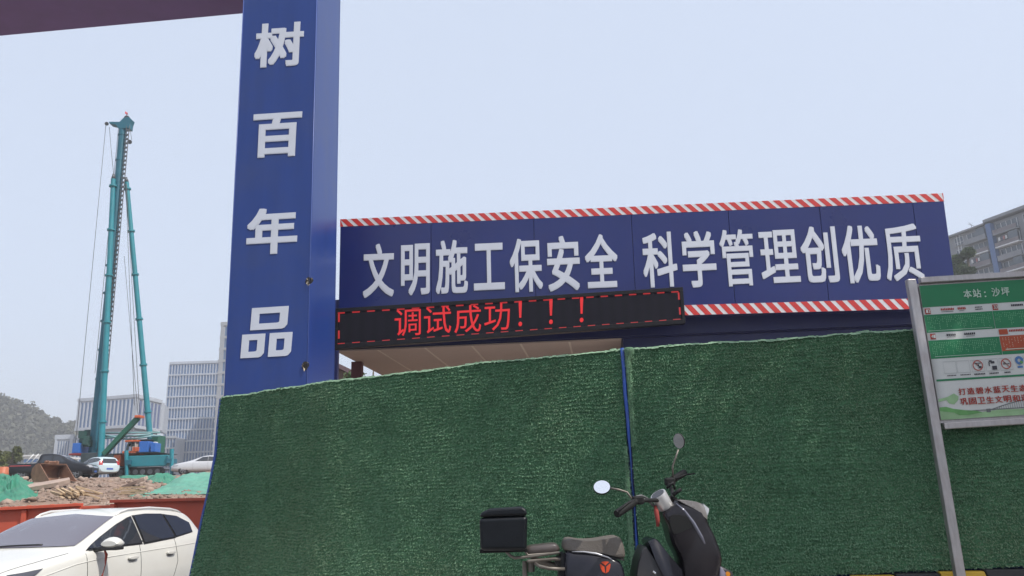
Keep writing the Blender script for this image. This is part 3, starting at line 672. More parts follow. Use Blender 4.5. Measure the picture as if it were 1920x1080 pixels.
def txt(name, s, u0, v0, u1, v1, m, off=0.0, lift=0.004, pitch=None):
    mb = MB(); n = len(s); w = (u1 - u0) / n
    for i, ch in enumerate(s):
        if ch == ' ': continue
        a, b = u0 + w * i, u0 + w * (i + 0.86)
        va, vb = v0, v1
        if ch in ':：': a, b, va, vb = a + w * 0.2, a + w * 0.36, v0 + (v1 - v0) * 0.35, v1
        glyph_quad(ch, [cx_(a, va) + FY * lift, cx_(b, va) + FY * lift, cx_(b, vb) + FY * lift, cx_(a, vb) + FY * lift], FY, 0, off, mb)
    return stuff(mb.build(name, m, stop))
txt('header_lettering', '本站：沙坪', 0.315, 0.052, 0.665, 0.118, m_pale, 0.012)
txt('slogan_lettering', '打造碧水蓝天生态', 0.155, 0.782, 0.655, 0.83, m_sred, 0.012); txt('slogan_lettering', '巩固卫生文明和谐', 0.155, 0.853, 0.655, 0.902, m_sred, 0.012)
for s_, u0, v0, u1 in (('12', 0.012, 0.178, 0.052), ('33', 0.512, 0.178, 0.552), ('41', 0.02, 0.37, 0.06)):
    patch('route_badge', u0, v0, u1, v0 + 0.042, m_sred, 0.003, nu=2, nv=2); txt('route_number', s_, u0 + 0.006, v0 + 0.008, u1 - 0.002, v0 + 0.034, m_white, 0.01, 0.005)
patch('route_badge', 0.525, 0.368, 0.59, 0.408, m_sorange, 0.003, nu=2, nv=2)
def dashes(name, rects, m, lift=0.0035):
    mb = MB()
    for r in rects: patch(None, *r, None, lift, mb, 2, 2)
    return stuff(mb.build(name, m, stop, fix=False))
random.seed(3)
dashes('small_red_print', [(0.13 + 0.0125 * i, 0.183 + 0.002 * (i % 2), 0.139 + 0.0125 * i, 0.2, ) for i in range(8)] + [(0.255 + 0.0125 * i, 0.183, 0.264 + 0.0125 * i, 0.2) for i in range(5)] + [(0.6 + 0.0125 * i, 0.374, 0.609 + 0.0125 * i, 0.39) for i in range(9)], m_sred)
dashes('small_dark_print', [(0.13, 0.208, 0.22, 0.2115), (0.265, 0.208, 0.3, 0.2115)] + [(0.385 + 0.011 * i, 0.186 + r_ * 0.016, 0.393 + 0.011 * i, 0.194 + r_ * 0.016) for i in range(5) for r_ in (0, 1)] + [(0.14 + 0.014 * i, 0.378, 0.15 + 0.014 * i, 0.394) for i in range(5)] + [(0.27 + 0.014 * i, 0.378, 0.28 + 0.014 * i, 0.394) for i in range(6)] + [(0.14, 0.402, 0.205, 0.405), (0.28, 0.402, 0.345, 0.405)] + [(0.65 + 0.013 * i, 0.185, 0.66 + 0.013 * i, 0.2) for i in range(7)], m_ink)
def stops_print(u0, v0, u1, v1, m, step=0.0135, dens=0.62):
    rc = []; u = u0
    while u < u1:
        n = random.randint(3, 8)
        for j in range(n): rc.append((u, v0 + j * 0.0125, u + 0.0045, v0 + j * 0.0125 + 0.0058)) if random.random() < dens + 0.2 and v0 + j * 0.0125 < v1 else None
        u += step
    dashes('stop_names_print', rc, m)
m_dot = mat('sign_dot', (0.16, 0.42, 0.22), 0.5, var=0.05)
stops_print(0.02, 0.243, 0.49, 0.335, m_dot); stops_print(0.52, 0.243, 0.98, 0.335, m_dot); stops_print(0.02, 0.437, 0.5, 0.53, m_dot); stops_print(0.54, 0.432, 0.98, 0.51, mat('sign_dot_pale', (0.5, 0.4, 0.3), 0.5, var=0.05), 0.022)
dashes('rule_lines', [(0.012, 0.347, 0.485, 0.3495), (0.03, 0.54, 0.5, 0.5425), (0.55, 0.516, 0.98, 0.521)], m_pale)
# icons
def ring(c, r0, r1, mb, lift=0.005, k=24):
    vs = []; 
    for i in range(k):
        a = 2 * math.pi * i / k
        for r in (r0, r1): vs.append(cx_(c[0] + r * math.cos(a), c[1] + r * math.sin(a) * 1.04) + FY * lift)
    mb.add(vs, [(2 * i, 2 * i + 1, (2 * i + 3) % (2 * k), (2 * i + 2) % (2 * k)) for i in range(k)])
fm = MB()
m_lg = mat('sign_grey_line', (0.33, 0.35, 0.35), 0.5, var=0.05)
for uc in (0.125, 0.222, 0.327, 0.43, 0.532):
    for r in ((uc - 0.046, 0.582, uc + 0.046, 0.5845), (uc - 0.046, 0.668, uc + 0.046, 0.6705), (uc - 0.046, 0.582, uc - 0.0445, 0.67), (uc + 0.0445, 0.582, uc + 0.046, 0.67)): patch(None, *r, None, 0.003, fm, 2, 2)
stuff(fm.build('icon_frames', m_lg, stop, fix=False))
ic = MB()
for uc in (0.327, 0.532):
    ring((uc, 0.624), 0.031, 0.037, ic)
    a = [cx_(uc - 0.024, 0.598) , cx_(uc - 0.02, 0.595), cx_(uc + 0.024, 0.649), cx_(uc + 0.02, 0.652)]; ic.add([p + FY * 0.005 for p in a], [(0, 1, 2, 3)])
stuff(ic.build('prohibition_rings', m_sred, stop, fix=False))
dashes('icon_print', [(0.33, 0.63, 0.35, 0.645), (0.325, 0.616, 0.336, 0.63), (0.305, 0.605, 0.35, 0.611), (0.428, 0.634, 0.462, 0.662), (0.41, 0.592, 0.432, 0.604), (0.424, 0.6, 0.45, 0.616), (0.406, 0.604, 0.413, 0.634), (0.51, 0.622, 0.556, 0.628), (0.514, 0.614, 0.53, 0.619)] + [(0.29 + i * 0.0115, 0.682, 0.299 + i * 0.0115, 0.692) for i in range(7)] + [(0.4 + i * 0.0115, 0.682, 0.408 + i * 0.0115, 0.692) for i in range(6)] + [(0.508 + i * 0.0115, 0.682, 0.517 + i * 0.0115, 0.692) for i in range(4)] + [(0.095 + i * 0.011, 0.682, 0.103 + i * 0.011, 0.689) for i in range(6)] + [(0.19 + i * 0.011, 0.682, 0.198 + i * 0.011, 0.689) for i in range(7)], m_ink, 0.0055)
lg = MB(); ring((0.632, 0.605), 0.012, 0.03, lg); patch(None, 0.612, 0.645, 0.65, 0.66, None, 0.004, lg, 2, 2); lg.build('blue_logo', m_blue, stop, fix=False)
lg = MB(); patch(None, 0.635, 0.61, 0.655, 0.63, None, 0.006, lg, 2, 2); lg.build('green_logo', m_pgreen, stop, fix=False)
# landscape print at the foot
def blob(name, pts, m, lift): mb = MB(); mb.add([cx_(u, v) + FY * lift for u, v in pts], [tuple(range(len(pts)))]); return mb.build(name, m, stop, fix=False)
blob('green_print', [(0.0, 0.93), (0.06, 0.925), (0.12, 0.95), (0.25, 0.965), (0.42, 0.95), (0.6, 0.955), (0.8, 0.94), (1, 0.945), (1, 0.998), (0, 0.998)], m_lgreen, 0.003)
blob('hill_print', [(0.0, 0.91), (0.05, 0.908), (0.1, 0.925), (0.18, 0.94), (0.26, 0.948), (0.3, 0.962), (0.2, 0.975), (0.13, 0.972), (0.1, 0.952), (0.0, 0.935)], m_pgreen, 0.0045)
blob('leaf_print', [(0.005, 0.85), (0.07, 0.838), (0.12, 0.815), (0.15, 0.838), (0.145, 0.862), (0.11, 0.895), (0.075, 0.885), (0.06, 0.86), (0.0, 0.87)], m_lgreen, 0.003)
br_ = MB(); prev = None
for i in range(30):
    u = 0.36 + i * 0.016; v = 0.945 - 0.062 * math.sin(min(1, i / 24) * 1.75)
    patch(None, u, v, u + 0.003, 0.945, None, 0.004, br_, 2, 2)
    if prev: br_.add([cx_(*prev) + FY * 0.004, cx_(u + 0.003, v) + FY * 0.004, cx_(u + 0.003, v + 0.006) + FY * 0.004, cx_(prev[0], prev[1] + 0.006) + FY * 0.004], [(0, 1, 2, 3)])
    prev = (u, v)
patch(None, 0.2, 0.944, 0.85, 0.949, None, 0.0042, br_, 8, 2); patch(None, 0.33, 0.94, 0.36, 0.965, None, 0.0044, br_, 2, 2)
br_.build('bridge_print', mat('sign_bridge', (0.12, 0.13, 0.13), 0.5, var=0.1), stop, fix=False)
# ================================================================== CARS (lofted body, glass and trim projected onto the shell)
m_tyre = mat('tyre', (0.02, 0.02, 0.021), 0.85, var=0.2, scale=20); m_rim = mat('alloy_rim', (0.22, 0.22, 0.23), 0.35, metal=0.8, var=0.1)
m_wglass = glass_mat('windscreen_glass', (0.12, 0.11, 0.135)); m_cglass = glass_mat('car_glass', (0.03, 0.034, 0.042)); m_ctrim = mat('car_black_trim', (0.012, 0.012, 0.013), 0.45, var=0.1)  # windscreen base colour lightened to stand in for reflected sky and lit interior
m_gap = mat('panel_gap', (0.02, 0.02, 0.02), 0.9, var=0.1); m_lamp = glass_mat('lamp_glass', (0.30, 0.31, 0.33), 0.08); m_lampd = glass_mat('dark_lamp_glass', (0.07, 0.07, 0.085), 0.05); m_rlamp = glass_mat('tail_lamp', (0.35, 0.012, 0.012), 0.1)
m_chrome = mat('chrome', (0.62, 0.62, 0.63), 0.14, metal=1.0, var=0.05); m_wellb = mat('wheel_well', (0.012, 0.012, 0.012), 0.95, var=0.1)
m_plate_b = mat('number_plate', (0.05, 0.11, 0.42), 0.5, var=0.05)
def section(st):
    x, zb, wl, ws, zs, wb, zbelt, wr, zr, zc = st
    h = [(0, zb), (wl * 0.88, zb), (wl, zb + 0.13), (ws * 0.995, (zb + zs) * 0.52), (ws, zs), (wb + (ws - wb) * 0.45, zs + (zbelt - zs) * 0.72), (wb, zbelt), (wb * 0.45 + wr * 0.55, zbelt * 0.45 + zr * 0.55), (wr, zr), (wr * 0.88, zr * 0.35 + zc * 0.65), (wr * 0.5, zc - (zc - zr) * 0.10), (0, zc)]
    L = [V((x, y, z)) for y, z in h]; Rr = [V((x, -y, z)) for y, z in reversed(h[1:-1])]
    return L + Rr
def make_car(name, loc, rz, label, cat, sts, paint, windows, screen, rear, doors, wheels, lamps, sub=2, group=None, extras=None):
    root = thing(name, loc, label, cat, rz, group); PINV.pop(root.name)
    mb = MB(); rows = [section(s) for s in sts]; mb.grid(rows, closed=True)
    for r, rev in ((rows[0], False), (rows[-1], True)):
        b = len(mb.v); c = sum(r, V((0, 0, 0))) / len(r); c.x += 0.03 if not rev else -0.03
        mb.add([c] + r, [(0, i + 1, (i + 1) % len(r) + 1) for i in range(len(r))])
    body = mb.build('body', paint, root, smooth=True, sub=sub)
    bpy.context.view_layer.update()
    ev = body.evaluated_get(bpy.context.evaluated_depsgraph_get()); me = ev.to_mesh()
    bvh = BVHTree.FromPolygons([tuple(v.co) for v in me.vertices], [tuple(p.vertices) for p in me.polygons]); ev.to_mesh_clear()
    def proj(a, b, axis, lift):
        if axis == 'L': o, d = V((a, 3, b)), V((0, -1, 0))
        elif axis == 'R': o, d = V((a, -3, b)), V((0, 1, 0))
        elif axis == 'F': o, d = V((5, a, b)), V((-1, 0, 0))
        elif axis == 'B': o, d = V((-5, a, b)), V((1, 0, 0))
        else: o, d = V((a, b, 4)), V((0, 0, -1))
        h, n, _, _ = bvh.ray_cast(o, d)
        if h is None: 
            h, n, _, _ = bvh.find_nearest(o + d * 2.2)
        if n.dot(d) > 0: n = -n
        return h + n * lift
    def decal(nm, poly, axis, m, lift=0.006, par=root, cell=0.07, thick=0.0):
        bm = bmesh.new(); vs = [bm.verts.new((p[0], p[1], 0)) for p in poly]; f = bm.faces.new(vs)
        bmesh.ops.triangulate(bm, faces=[f])
        xs_ = [p[0] for p in poly]; ys_ = [p[1] for p in poly]
        for lo, hi, no in ((min(xs_), max(xs_), (1, 0, 0)), (min(ys_), max(ys_), (0, 1, 0))):
            k = int((hi - lo) / cell)
            for i in range(1, k + 1):
                co = [0, 0, 0]; co[0 if no[0] else 1] = lo + (hi - lo) * i / (k + 1)
                bmesh.ops.bisect_plane(bm, geom=bm.verts[:] + bm.edges[:] + bm.faces[:], plane_co=co, plane_no=no)
        for v in bm.verts: v.co = proj(v.co.x, v.co.y, axis, lift)
        bmesh.ops.recalc_face_normals(bm, faces=bm.faces)
        mesh = bpy.data.meshes.new(nm); bm.to_mesh(mesh); bm.free(); mesh.materials.append(m)
        mesh.polygons.foreach_set('use_smooth', [True] * len(mesh.polygons))
        ob = bpy.data.objects.new(nm, mesh); COL.objects.link(ob); ob.parent = par
        return ob
    def line(nm, pts, axis, w, m, lift=0.003, par=root):
        P = []
        for (a, b) in zip(pts, pts[1:]):
            k = max(1, int(math.hypot(b[0] - a[0], b[1] - a[1]) / 0.05))
            for i in range(k): P.append((a[0] + (b[0] - a[0]) * i / k, a[1] + (b[1] - a[1]) * i / k))
        P.append(pts[-1]); mb = MB(); mb.path([proj(p[0], p[1], axis, lift - w * 0.5) for p in P], w, 5)
        return mb.build(nm, m, par, smooth=True)
    for side in ('L', 'R'):
        for w in windows:
            c = (sum(p[0] for p in w) / len(w), sum(p[1] for p in w) / len(w))
            fr = decal('window_surround', [(c[0] + (p[0] - c[0]) * 1.06 + (0.008 if p[0] > c[0] else -0.008), c[1] + (p[1] - c[1]) * 1.10) for p in w], side, m_ctrim, 0.005)
            decal('window_glass', w, side, m_cglass, 0.012, fr)
            if fr.parent is root: pass
        for d in doors: line('door_gap', d, side, 0.0035, m_gap)
    decal('windscreen', screen, 'F', m_wglass, 0.010)
    if rear: decal('rear_window', rear, 'B', m_cglass, 0.010)
    for nm, axis, poly, m in lamps: decal(nm, poly, axis, m, 0.010)
    for (wx, r, wy) in wheels:
        for s in (-1, 1):
            well = MB(); well.path([V((wx, s * (wy - 0.20), r + 0.02)), V((wx, s * (wy + 0.022), r + 0.02))], r * 1.16, 28); well.build('wheel_arch', m_wellb, root, smooth=True, auto=40)
            w = MB()
            prof = [(wy - 0.17, r * 0.6), (wy - 0.17, r * 0.93), (wy - 0.14, r), (wy + 0.01, r), (wy + 0.045, r * 0.94), (wy + 0.05, r * 0.68)]
            w.grid([[V((wx + rr * math.cos(a), s * y, r + rr * math.sin(a))) for a in np.linspace(0, 2 * math.pi, 28, endpoint=False)] for y, rr in prof], closed=True)
            wheel = w.build('tyre', m_tyre, root, smooth=True, auto=50)
            rm = MB(); rm.disc((wx, s * (wy + 0.02), r), (0, s, 0), r * 0.66, 24)
            rm.build('rim_back', m_ctrim, wheel)
            rm = MB()
            for k in range(5):
                a = 2 * math.pi * k / 5; d = V((math.cos(a), 0, math.sin(a))); c = V((wx, s * (wy + 0.035), r))
                rm.box(c + d * r * 0.36, (r * 0.62, 0.02, r * 0.2), (d, V((0, 1, 0)), d.cross(V((0, 1, 0)))))
            rm.path([V((wx, s * (wy + 0.025), r)), V((wx, s * (wy + 0.05), r))], r * 0.17, 12)
            rm.grid([[V((wx + rr * math.cos(a), s * (wy + y), r + rr * math.sin(a))) for a in np.linspace(0, 2 * math.pi, 28, endpoint=False)] for y, rr in ((0.03, r * 0.60), (0.052, r * 0.63), (0.052, r * 0.68), (0.03, r * 0.69))], closed=True)
            rm.build('rim', m_rim, wheel, smooth=True, auto=40)
    if extras: extras(root, proj, decal, line)
    return root
HATCH = [  # x, zb, wl, ws, zs, wb, zbelt, wr, zr, zc
 (2.26, .32, .42, .50, .52, .46, .64, .34, .67, .68), (2.18, .26, .66, .72, .56, .66, .73, .50, .765, .775), (1.98, .22, .80, .83, .60, .77, .82, .60, .86, .875),
 (1.55, .20, .85, .885, .66, .82, .915, .64, .955, .975), (1.10, .20, .86, .895, .69, .83, .975, .66, 1.01, 1.03), (.88, .20, .86, .90, .70, .835, 1.0, .69, 1.05, 1.075),
 (.62, .20, .86, .90, .71, .838, 1.01, .685, 1.13, 1.17), (.25, .20, .86, .90, .715, .838, 1.02, .65, 1.27, 1.315), (-.10, .20, .86, .90, .72, .838, 1.025, .62, 1.385, 1.43), (-.40, .20, .86, .90, .72, .838, 1.03, .605, 1.445, 1.495),
 (-.9, .20, .86, .90, .73, .838, 1.045, .595, 1.445, 1.505), (-1.4, .21, .86, .90, .74, .835, 1.06, .59, 1.43, 1.49), (-1.8, .23, .85, .89, .76, .82, 1.08, .585, 1.395, 1.45), (-2.02, .26, .82, .87, .78, .80, 1.09, .59, 1.32, 1.36),
 (-2.15, .3, .78, .83, .75, .74, .98, .62, 1.02, 1.04), (-2.24, .34, .66, .72, .65, .66, .82, .5, .85, .86)]
m_wpaint = mat('white_car_paint', (0.66, 0.65, 0.60), 0.30, var=0.03, scale=2, coat=0.6, dirt=(0.56, 0.53, 0.46), dirt_amt=0.4, dscale=1.2)
sidewin = [[(.72, 1.035), (.36, 1.165), (.02, 1.285), (-.24, 1.355), (-.33, 1.37), (-.33, 1.04)], [(-.41, 1.04), (-.41, 1.38), (-.72, 1.395), (-1.10, 1.385), (-1.16, 1.075)], [(-1.22, 1.08), (-1.16, 1.38), (-1.5, 1.345), (-1.76, 1.25), (-1.70, 1.125)]]
scr = [(-.68, 1.075), (.68, 1.075), (.635, 1.22), (.575, 1.385), (0, 1.43), (-.575, 1.385), (-.635, 1.22)]
carA = PX(164, 1033, 9.55)
CYAW = R(-90 - 6)
ca, sa = math.cos(CYAW), math.sin(CYAW)
carloc = V((carA.x - (0.80 * ca - 0.85 * sa), carA.y - (0.80 * sa + 0.85 * ca), 0)); carloc.z = carA.z - 1.02
def white_extras(root, proj, decal, line):
    m = m_wpaint
    for s in (1, -1):
        mb = MB(); c = V((.60, s * 1.03, 1.085))
        rows = []
        for i in range(11):
            t = i / 10; x = c.x + 0.085 - 0.17 * t; k = math.sin(math.pi * (0.06 + 0.88 * t)) ** 0.5
            rows.append([V((x + 0.02 * math.cos(a), c.y + 0.125 * math.cos(a) * (0.8 + 0.2 * k), c.z + 0.078 * k * math.sin(a) * (1.0 if math.sin(a) > 0 else 0.75))) for a in np.linspace(0, 2 * math.pi, 16, endpoint=False)])
        mb.grid(rows, closed=True); mb.add(rows[0], [tuple(range(16))]); mb.add(rows[-1], [tuple(range(16))])
        mir = mb.build('door_mirror', m, root, smooth=True, auto=50)
        mb = MB(); mb.box((c.x, c.y - s * 0.0, c.z - 0.055), (0.15, 0.21, 0.035)); mb.build('mirror_base', m_ctrim, mir, bevel=0.012)
        mb = MB(); mb.path([(c.x + 0.03, s * 0.82, 1.02), (c.x, s * 0.95, 1.04)], 0.03, 8); mb.build('mirror_stalk', m_ctrim, mir, smooth=True)
        # roof rails
        pts = [proj(x, s * 0.56, 'T', 0.0) + V((0, 0, h)) for x, h in ((-.12, 0.0), (-.22, .02), (-.4, .028), (-.9, .03), (-1.45, .026), (-1.65, .014), (-1.75, 0.0))]
        mb = MB(); mb.path(pts, [0.012, .015, .016, .016, .016, .015, .012], 8); mb.build('roof_rail', mat('rail_silver', (0.66, 0.65, 0.63), 0.4, metal=0.2, var=0.05), root, smooth=True)
        for hx in (-.08, -.98):
            hp = proj(hx, .875, 'L' if s > 0 else 'R', 0.0); mb = MB(); mb.pillow([hp + V((a * 0.105, s * 0.022, b * 0.02)) for a, b in ((-1, 0.2), (-.9, 1), (0, 1.15), (.9, 1), (1, .2), (.85, -.7), (0, -1), (-.85, -.7))], 0.014, (0, 1, 0), 0.3); h = mb.build('door_handle', m, root, smooth=True)
            decal('handle_recess_shade', [(hx - .075, .855), (hx + .075, .855), (hx + .06, .835), (hx, .825), (hx - .06, .835)], 'L' if s > 0 else 'R', mat('handle_shadow', (0.25, 0.245, 0.23), 0.5, var=0.05), 0.004, h)  # flat grey patch paints the shade in the handle's recess
        line('shoulder_crease', [(1.55, .80), (1.0, .885), (.5, .92), (-.3, .935), (-1.2, .95), (-1.8, .965)], 'L' if s > 0 else 'R', 0.006, m, 0.004)
        decal('door_trim', [(.72, 1.028), (-1.62, 1.118), (-1.62, 1.106), (.72, 1.012)], 'L' if s > 0 else 'R', m_ctrim, 0.008)
    # bonnet shut line, wiper, dash toy
    line('bonnet_gap', [(2.0, .60), (1.5, .70), (1.0, .75)], 'T', 0.0032, m_gap); line('bonnet_gap', [(2.0, -.60), (1.5, -.70), (1.0, -.75)], 'T', 0.0032, m_gap)
    line('wiper', [(.93, -.55), (.86, -.1), (.84, .3)], 'T', 0.012, m_ctrim, 0.02)
    # red charging ribbon tied to the mirror
    mb = MB(); y = .945
    mb.path([(.60, .93, 1.02), (.58, .95, .96), (.575, .945, .90), (.56, .935, .84), (.585, .935, .76), (.61, .935, .70)], [0.01, .018, .014, .006, .006, .014], 6)
    mb.build('red_ribbon', mat('red_ribbon', (0.32, 0.05, 0.03), 0.8, var=0.2), root, smooth=True)
sts_lamps = [('headlight', 'L', [(1.50, .885), (1.88, .85), (2.1, .77), (2.1, .67), (1.78, .75)], m_lampd), ('headlight', 'R', [(1.50, .885), (1.88, .85), (2.1, .77), (2.1, .67), (1.78, .75)], m_lampd),
  ('grille', 'F', [(-.5, .62), (.5, .62), (.45, .44), (-.45, .44)], m_ctrim), ('tail_lamp', 'B', [(.5, 1.0), (.78, 1.02), (.78, .86), (.5, .88)], m_rlamp), ('tail_lamp', 'B', [(-.5, 1.0), (-.78, 1.02), (-.78, .86), (-.5, .88)], m_rlamp)]
make_car('parked_car', carloc, CYAW, 'white hatchback with roof rails parked in front of the red barrier', 'car', HATCH, m_wpaint, sidewin, scr, [(-.5, 1.12), (.5, 1.12), (.46, 1.34), (-.46, 1.34)],
    [[(.80, .99), (.82, .6), (.80, .30)], [(-.28, 1.02), (-.28, .6), (-.26, .28)], [(-1.14, 1.05), (-1.18, .75), (-1.05, .45)]], [(1.42, .325, .80), (-1.30, .325, .80)], sts_lamps, sub=2, extras=white_extras)

# ================================================================== RED BARRIER, RUBBLE, NETS, PLANKS
m_barr = mat('red_barrier_paint', (0.54, 0.085, 0.04), 0.55, var=0.12, scale=2, dirt=(0.42, 0.10, 0.06), dirt_amt=0.5, dscale=2, stretch=(1, 1, 0.4))
def barrier(label, xa, ya, xb, yb, Y, Yb, rib_px, lip=True):
    a, b = PX(xa, ya, Y), PX(xb, yb, Yb); d = b - a; d.z = 0; d.normalize(); n = V((d.y, -d.x, 0)); root = thing('steel_barrier', V(((a.x + b.x) / 2, (a.y + b.y) / 2, terr((a.x + b.x) / 2, 15))), label, 'barrier')
    L = (b - a).length; zb0 = -0.25
    def at(s, z_off=0): p = a.lerp(b, s); return p
    k = max(1, int(round(L / rib_px)))
    for i in range(k):
        p, q = a.lerp(b, i / k), a.lerp(b, (i + 1) / k); mb = MB(); e = d * 0.004
        mb.prism([V((p.x, p.y, zb0)) + e, V((q.x, q.y, zb0)) - e, q - e - V((0, 0, 0.05)), p + e - V((0, 0, 0.05))], -n * 0.03); mb.build('sheet', m_barr, root, bevel=0.004)
    for i in range(k + 1):
        p = a.lerp(b, i / k); mb = MB(); mb.box(V((p.x, p.y, (p.z + zb0) / 2 - 0.03)) + n * 0.035, (0.09, 0.06, p.z - zb0 - 0.08), (d, n, V((0, 0, 1)))); mb.build('post', m_barr, root, bevel=0.006)
    mb = MB(); c = (a + b) / 2; ax = (b - a).normalized()
    mb.box(c - V((0, 0, 0.02)) + n * 0.03, (L + 0.1, 0.14, 0.06), (ax, n, n.cross(ax) * -1)); mb.build('top_rail', m_barr, root, bevel=0.008)
    mb = MB(); mb.box(c - V((0, 0, 0.75)) + n * 0.02, (L, 0.05, 0.05), (ax, n, n.cross(ax) * -1)); mb.build('mid_rail', m_barr, root, bevel=0.006)
    if lip:
        for s in np.linspace(0.02, 0.98, max(3, int(L / 0.38))):
            p = a.lerp(b, s); mb = MB(); mb.box(p + V((0, 0, 0.012)) + n * 0.03, (0.03, 0.12, 0.02), (ax, n, V((0, 0, 1)))); mb.build('clip', mat('clip_pale', (0.5, 0.2, 0.13), 0.6, var=0.1), root)
barrier('red steel barrier with ribs and clipped top rail, left of the timber pile', -260, 966, 150, 944.5, 15.5, 15.8, 1.05)
barrier('short low red barrier piece at the gap below the timber pile', 153, 950, 213, 948, 15.85, 15.9, 1.0, False)
barrier('plain red steel barrier below the smooth green net', 214, 938, 520, 931, 16.0, 16.3, 3.4, False)
# rubble
m_rock = mat('rubble', (0.25, 0.18, 0.14), 0.95, var=0.4, scale=0.8, dirt=(0.40, 0.33, 0.28), dirt_amt=0.7, dscale=0.6)
ico = bmesh.new(); bmesh.ops.create_icosphere(ico, subdivisions=1, radius=1); iv = np.array([tuple(v.co) for v in ico.verts]); it = np.array([[v.index for v in f.verts] for f in ico.faces]); ico.free()
def rocks(name, pts, sizes, m, flat=0.65):
    n = len(pts); nvv = len(iv); A = np.zeros((n, nvv, 3))
    for i in range(n):
        s_ = iv * (1 + 0.28 * rng.normal(0, 1, (nvv, 1))); s_ = s_ * (rng.uniform(0.6, 1.4, 3) * np.array([1, 1, flat])); q = Matrix.Rotation(random.uniform(0, 6.28), 3, 'Z') @ Matrix.Rotation(random.uniform(-.4, .4), 3, 'X')
        A[i] = (s_ * sizes[i]) @ np.array(q).T + np.array(pts[i])
    F = (it[None] + (np.arange(n) * nvv)[:, None, None]).reshape(-1, 3)
    return stuff(np_mesh(name, A.reshape(-1, 3), F, m, tri=True))
pts, sz = [], []
while len(pts) < 9000:
    y = 17.2 + 36 * random.random() ** 1.3; x = random.uniform(-0.75, -0.30) * y; s_ = min(0.17, 0.02 + random.expovariate(1 / 0.03)) * (0.7 + y / 80)
    pts.append((x, y, terr(x, y) + s_ * 0.12)); sz.append(s_)
o = rocks('rubble', pts, sz, m_rock); o['label'] = 'loose stones and clods over the brown earth mound'; o['category'] = 'rubble'
# concrete slabs that stick out
m_slab = mat('broken_concrete', (0.36, 0.27, 0.22), 0.9, var=0.25, scale=3)
for (x, y, w, h, t, rzz, rxx, lab) in ((255, 912, 1.5, .5, .16, -.5, .35, 'broken brown concrete slab tilted on the mound beside the green net'), (90, 917, 1.9, .8, .2, .2, .25, 'flat grey concrete slab lying on the mound behind the timber pile'), (38, 903, 0.9, .5, .15, .6, .2, 'small pale stone slab on the mound below the black pickup')):
    p = hit(x, y); mb = MB(); bmv = [(-w / 2, -h / 2), (-w / 4, -h * .6), (w * .3, -h / 2), (w / 2, -h * .1), (w * .4, h / 2), (-w * .45, h * .45)]
    M_ = Matrix.Translation(p + V((0, 0, 0.1))) @ Matrix.Rotation(rzz, 4, 'Z') @ Matrix.Rotation(rxx, 4, 'X') @ Matrix.Rotation(-rxx * .6, 4, 'Y')
    mb.prism([M_ @ V((a, b, 0)) for a, b in bmv], M_.to_3x3() @ V((0, 0, t))); tag(mb.build('concrete_slab', m_slab, bevel=0.02), lab, 'slab')
# timber pile
m_wood = mat('old_timber', (0.48, 0.35, 0.22), 0.85, var=0.3, scale=4, stretch=(1, 8, 8), dirt=(0.2, 0.15, 0.1), dirt_amt=0.5, dscale=3)
pp0 = hit(128, 936)
for i in range(16):
    L_ = random.uniform(.6, 1.15); a = R(-38) + random.gauss(0, 0.10); el = R(-14) + random.gauss(0, 0.05)
    if i >= 12: a += 0.9
    c = pp0 + V((-0.5 + 0.07 * i + random.gauss(0, .04), 0.15 + 0.06 * random.random(), 0.10 + 0.07 * (i % 3) + 0.03 * random.random())); d = V((math.cos(a) * math.cos(el), math.sin(a) * math.cos(el), math.sin(el)))
    n2 = d.orthogonal().normalized(); mb = MB(); mb.box(c, (L_, random.uniform(.07, .11), random.uniform(.04, .06)), (d, V((0, 0, 1)).cross(d).normalized(), d.cross(V((0, 0, 1)).cross(d).normalized())))
    tag(mb.build('timber_plank', m_wood, bevel=0.004), 'weathered timber plank in the pile on the mound behind the red barrier', 'plank', 'planks of the timber pile')
pl2 = hit(240, 933)
for i in range(4):
    c = pl2 + V((random.gauss(0, .1), 0.1, 0.08 + 0.07 * i)); d = V((1, random.gauss(0, .08), random.gauss(0, .04))).normalized(); mb = MB(); mb.box(c, (0.9, .1, .05), (d, V((0, 0, 1)).cross(d).normalized(), V((0, 0, 1)))); tag(mb.build('timber_plank', m_wood, bevel=0.004), 'short timber plank stacked beside the smooth green net', 'plank', 'short planks by the net')
# green nets draped over the earth
def net_mat(name, c):
    m = mat(name, c, 0.75, var=0.22, scale=2.5, bump=0.5, bscale=40, dirt=(0.22, 0.27, 0.2), dirt_amt=0.35, dscale=1.2); return m
m_net = net_mat('green_dust_net', (0.03, 0.20, 0.125)); m_net2 = net_mat('green_dust_net_light', (0.10, 0.30, 0.22))
def net(label, poly, m, amp, lift, freq, nu=70, nv=50):
    """poly: four photo pixels TL, TR, BR, BL on the site ground"""
    c = [hit(*p) for p in poly]; mb = MB(); rows = []
    for j in range(nv + 1):
        v = j / nv; row = []
        for i in range(nu + 1):
            u = i / nu; p = (c[0] * (1 - u) + c[1] * u) * (1 - v) + (c[3] * (1 - u) + c[2] * u) * v
            p = V((p.x + 0.25 * nz(u * 4, v * 4, 2) * (1 if 0 < v < 1 else .6), p.y + 0.3 * nz(u * 5, v * 3, 8), 0))
            w = amp * (abs(nz(p.x * freq + 2 * nz(p.x, p.y, 1), p.y * freq * 0.35, 6)) * 1.6 + 0.4 * nz(p.x * freq * 2.7, p.y * freq, 3))
            e = min(1, 3.2 * min(u, 1 - u, v, 1 - v)); e = e * e * (3 - 2 * e)
            row.append(V((p.x, p.y, terr(p.x, p.y) + (lift + w) * e + 0.02)))
        rows.append(row)
    mb.grid(rows); o = mb.build('dust_net', m, smooth=True); tag(o, label, 'net')
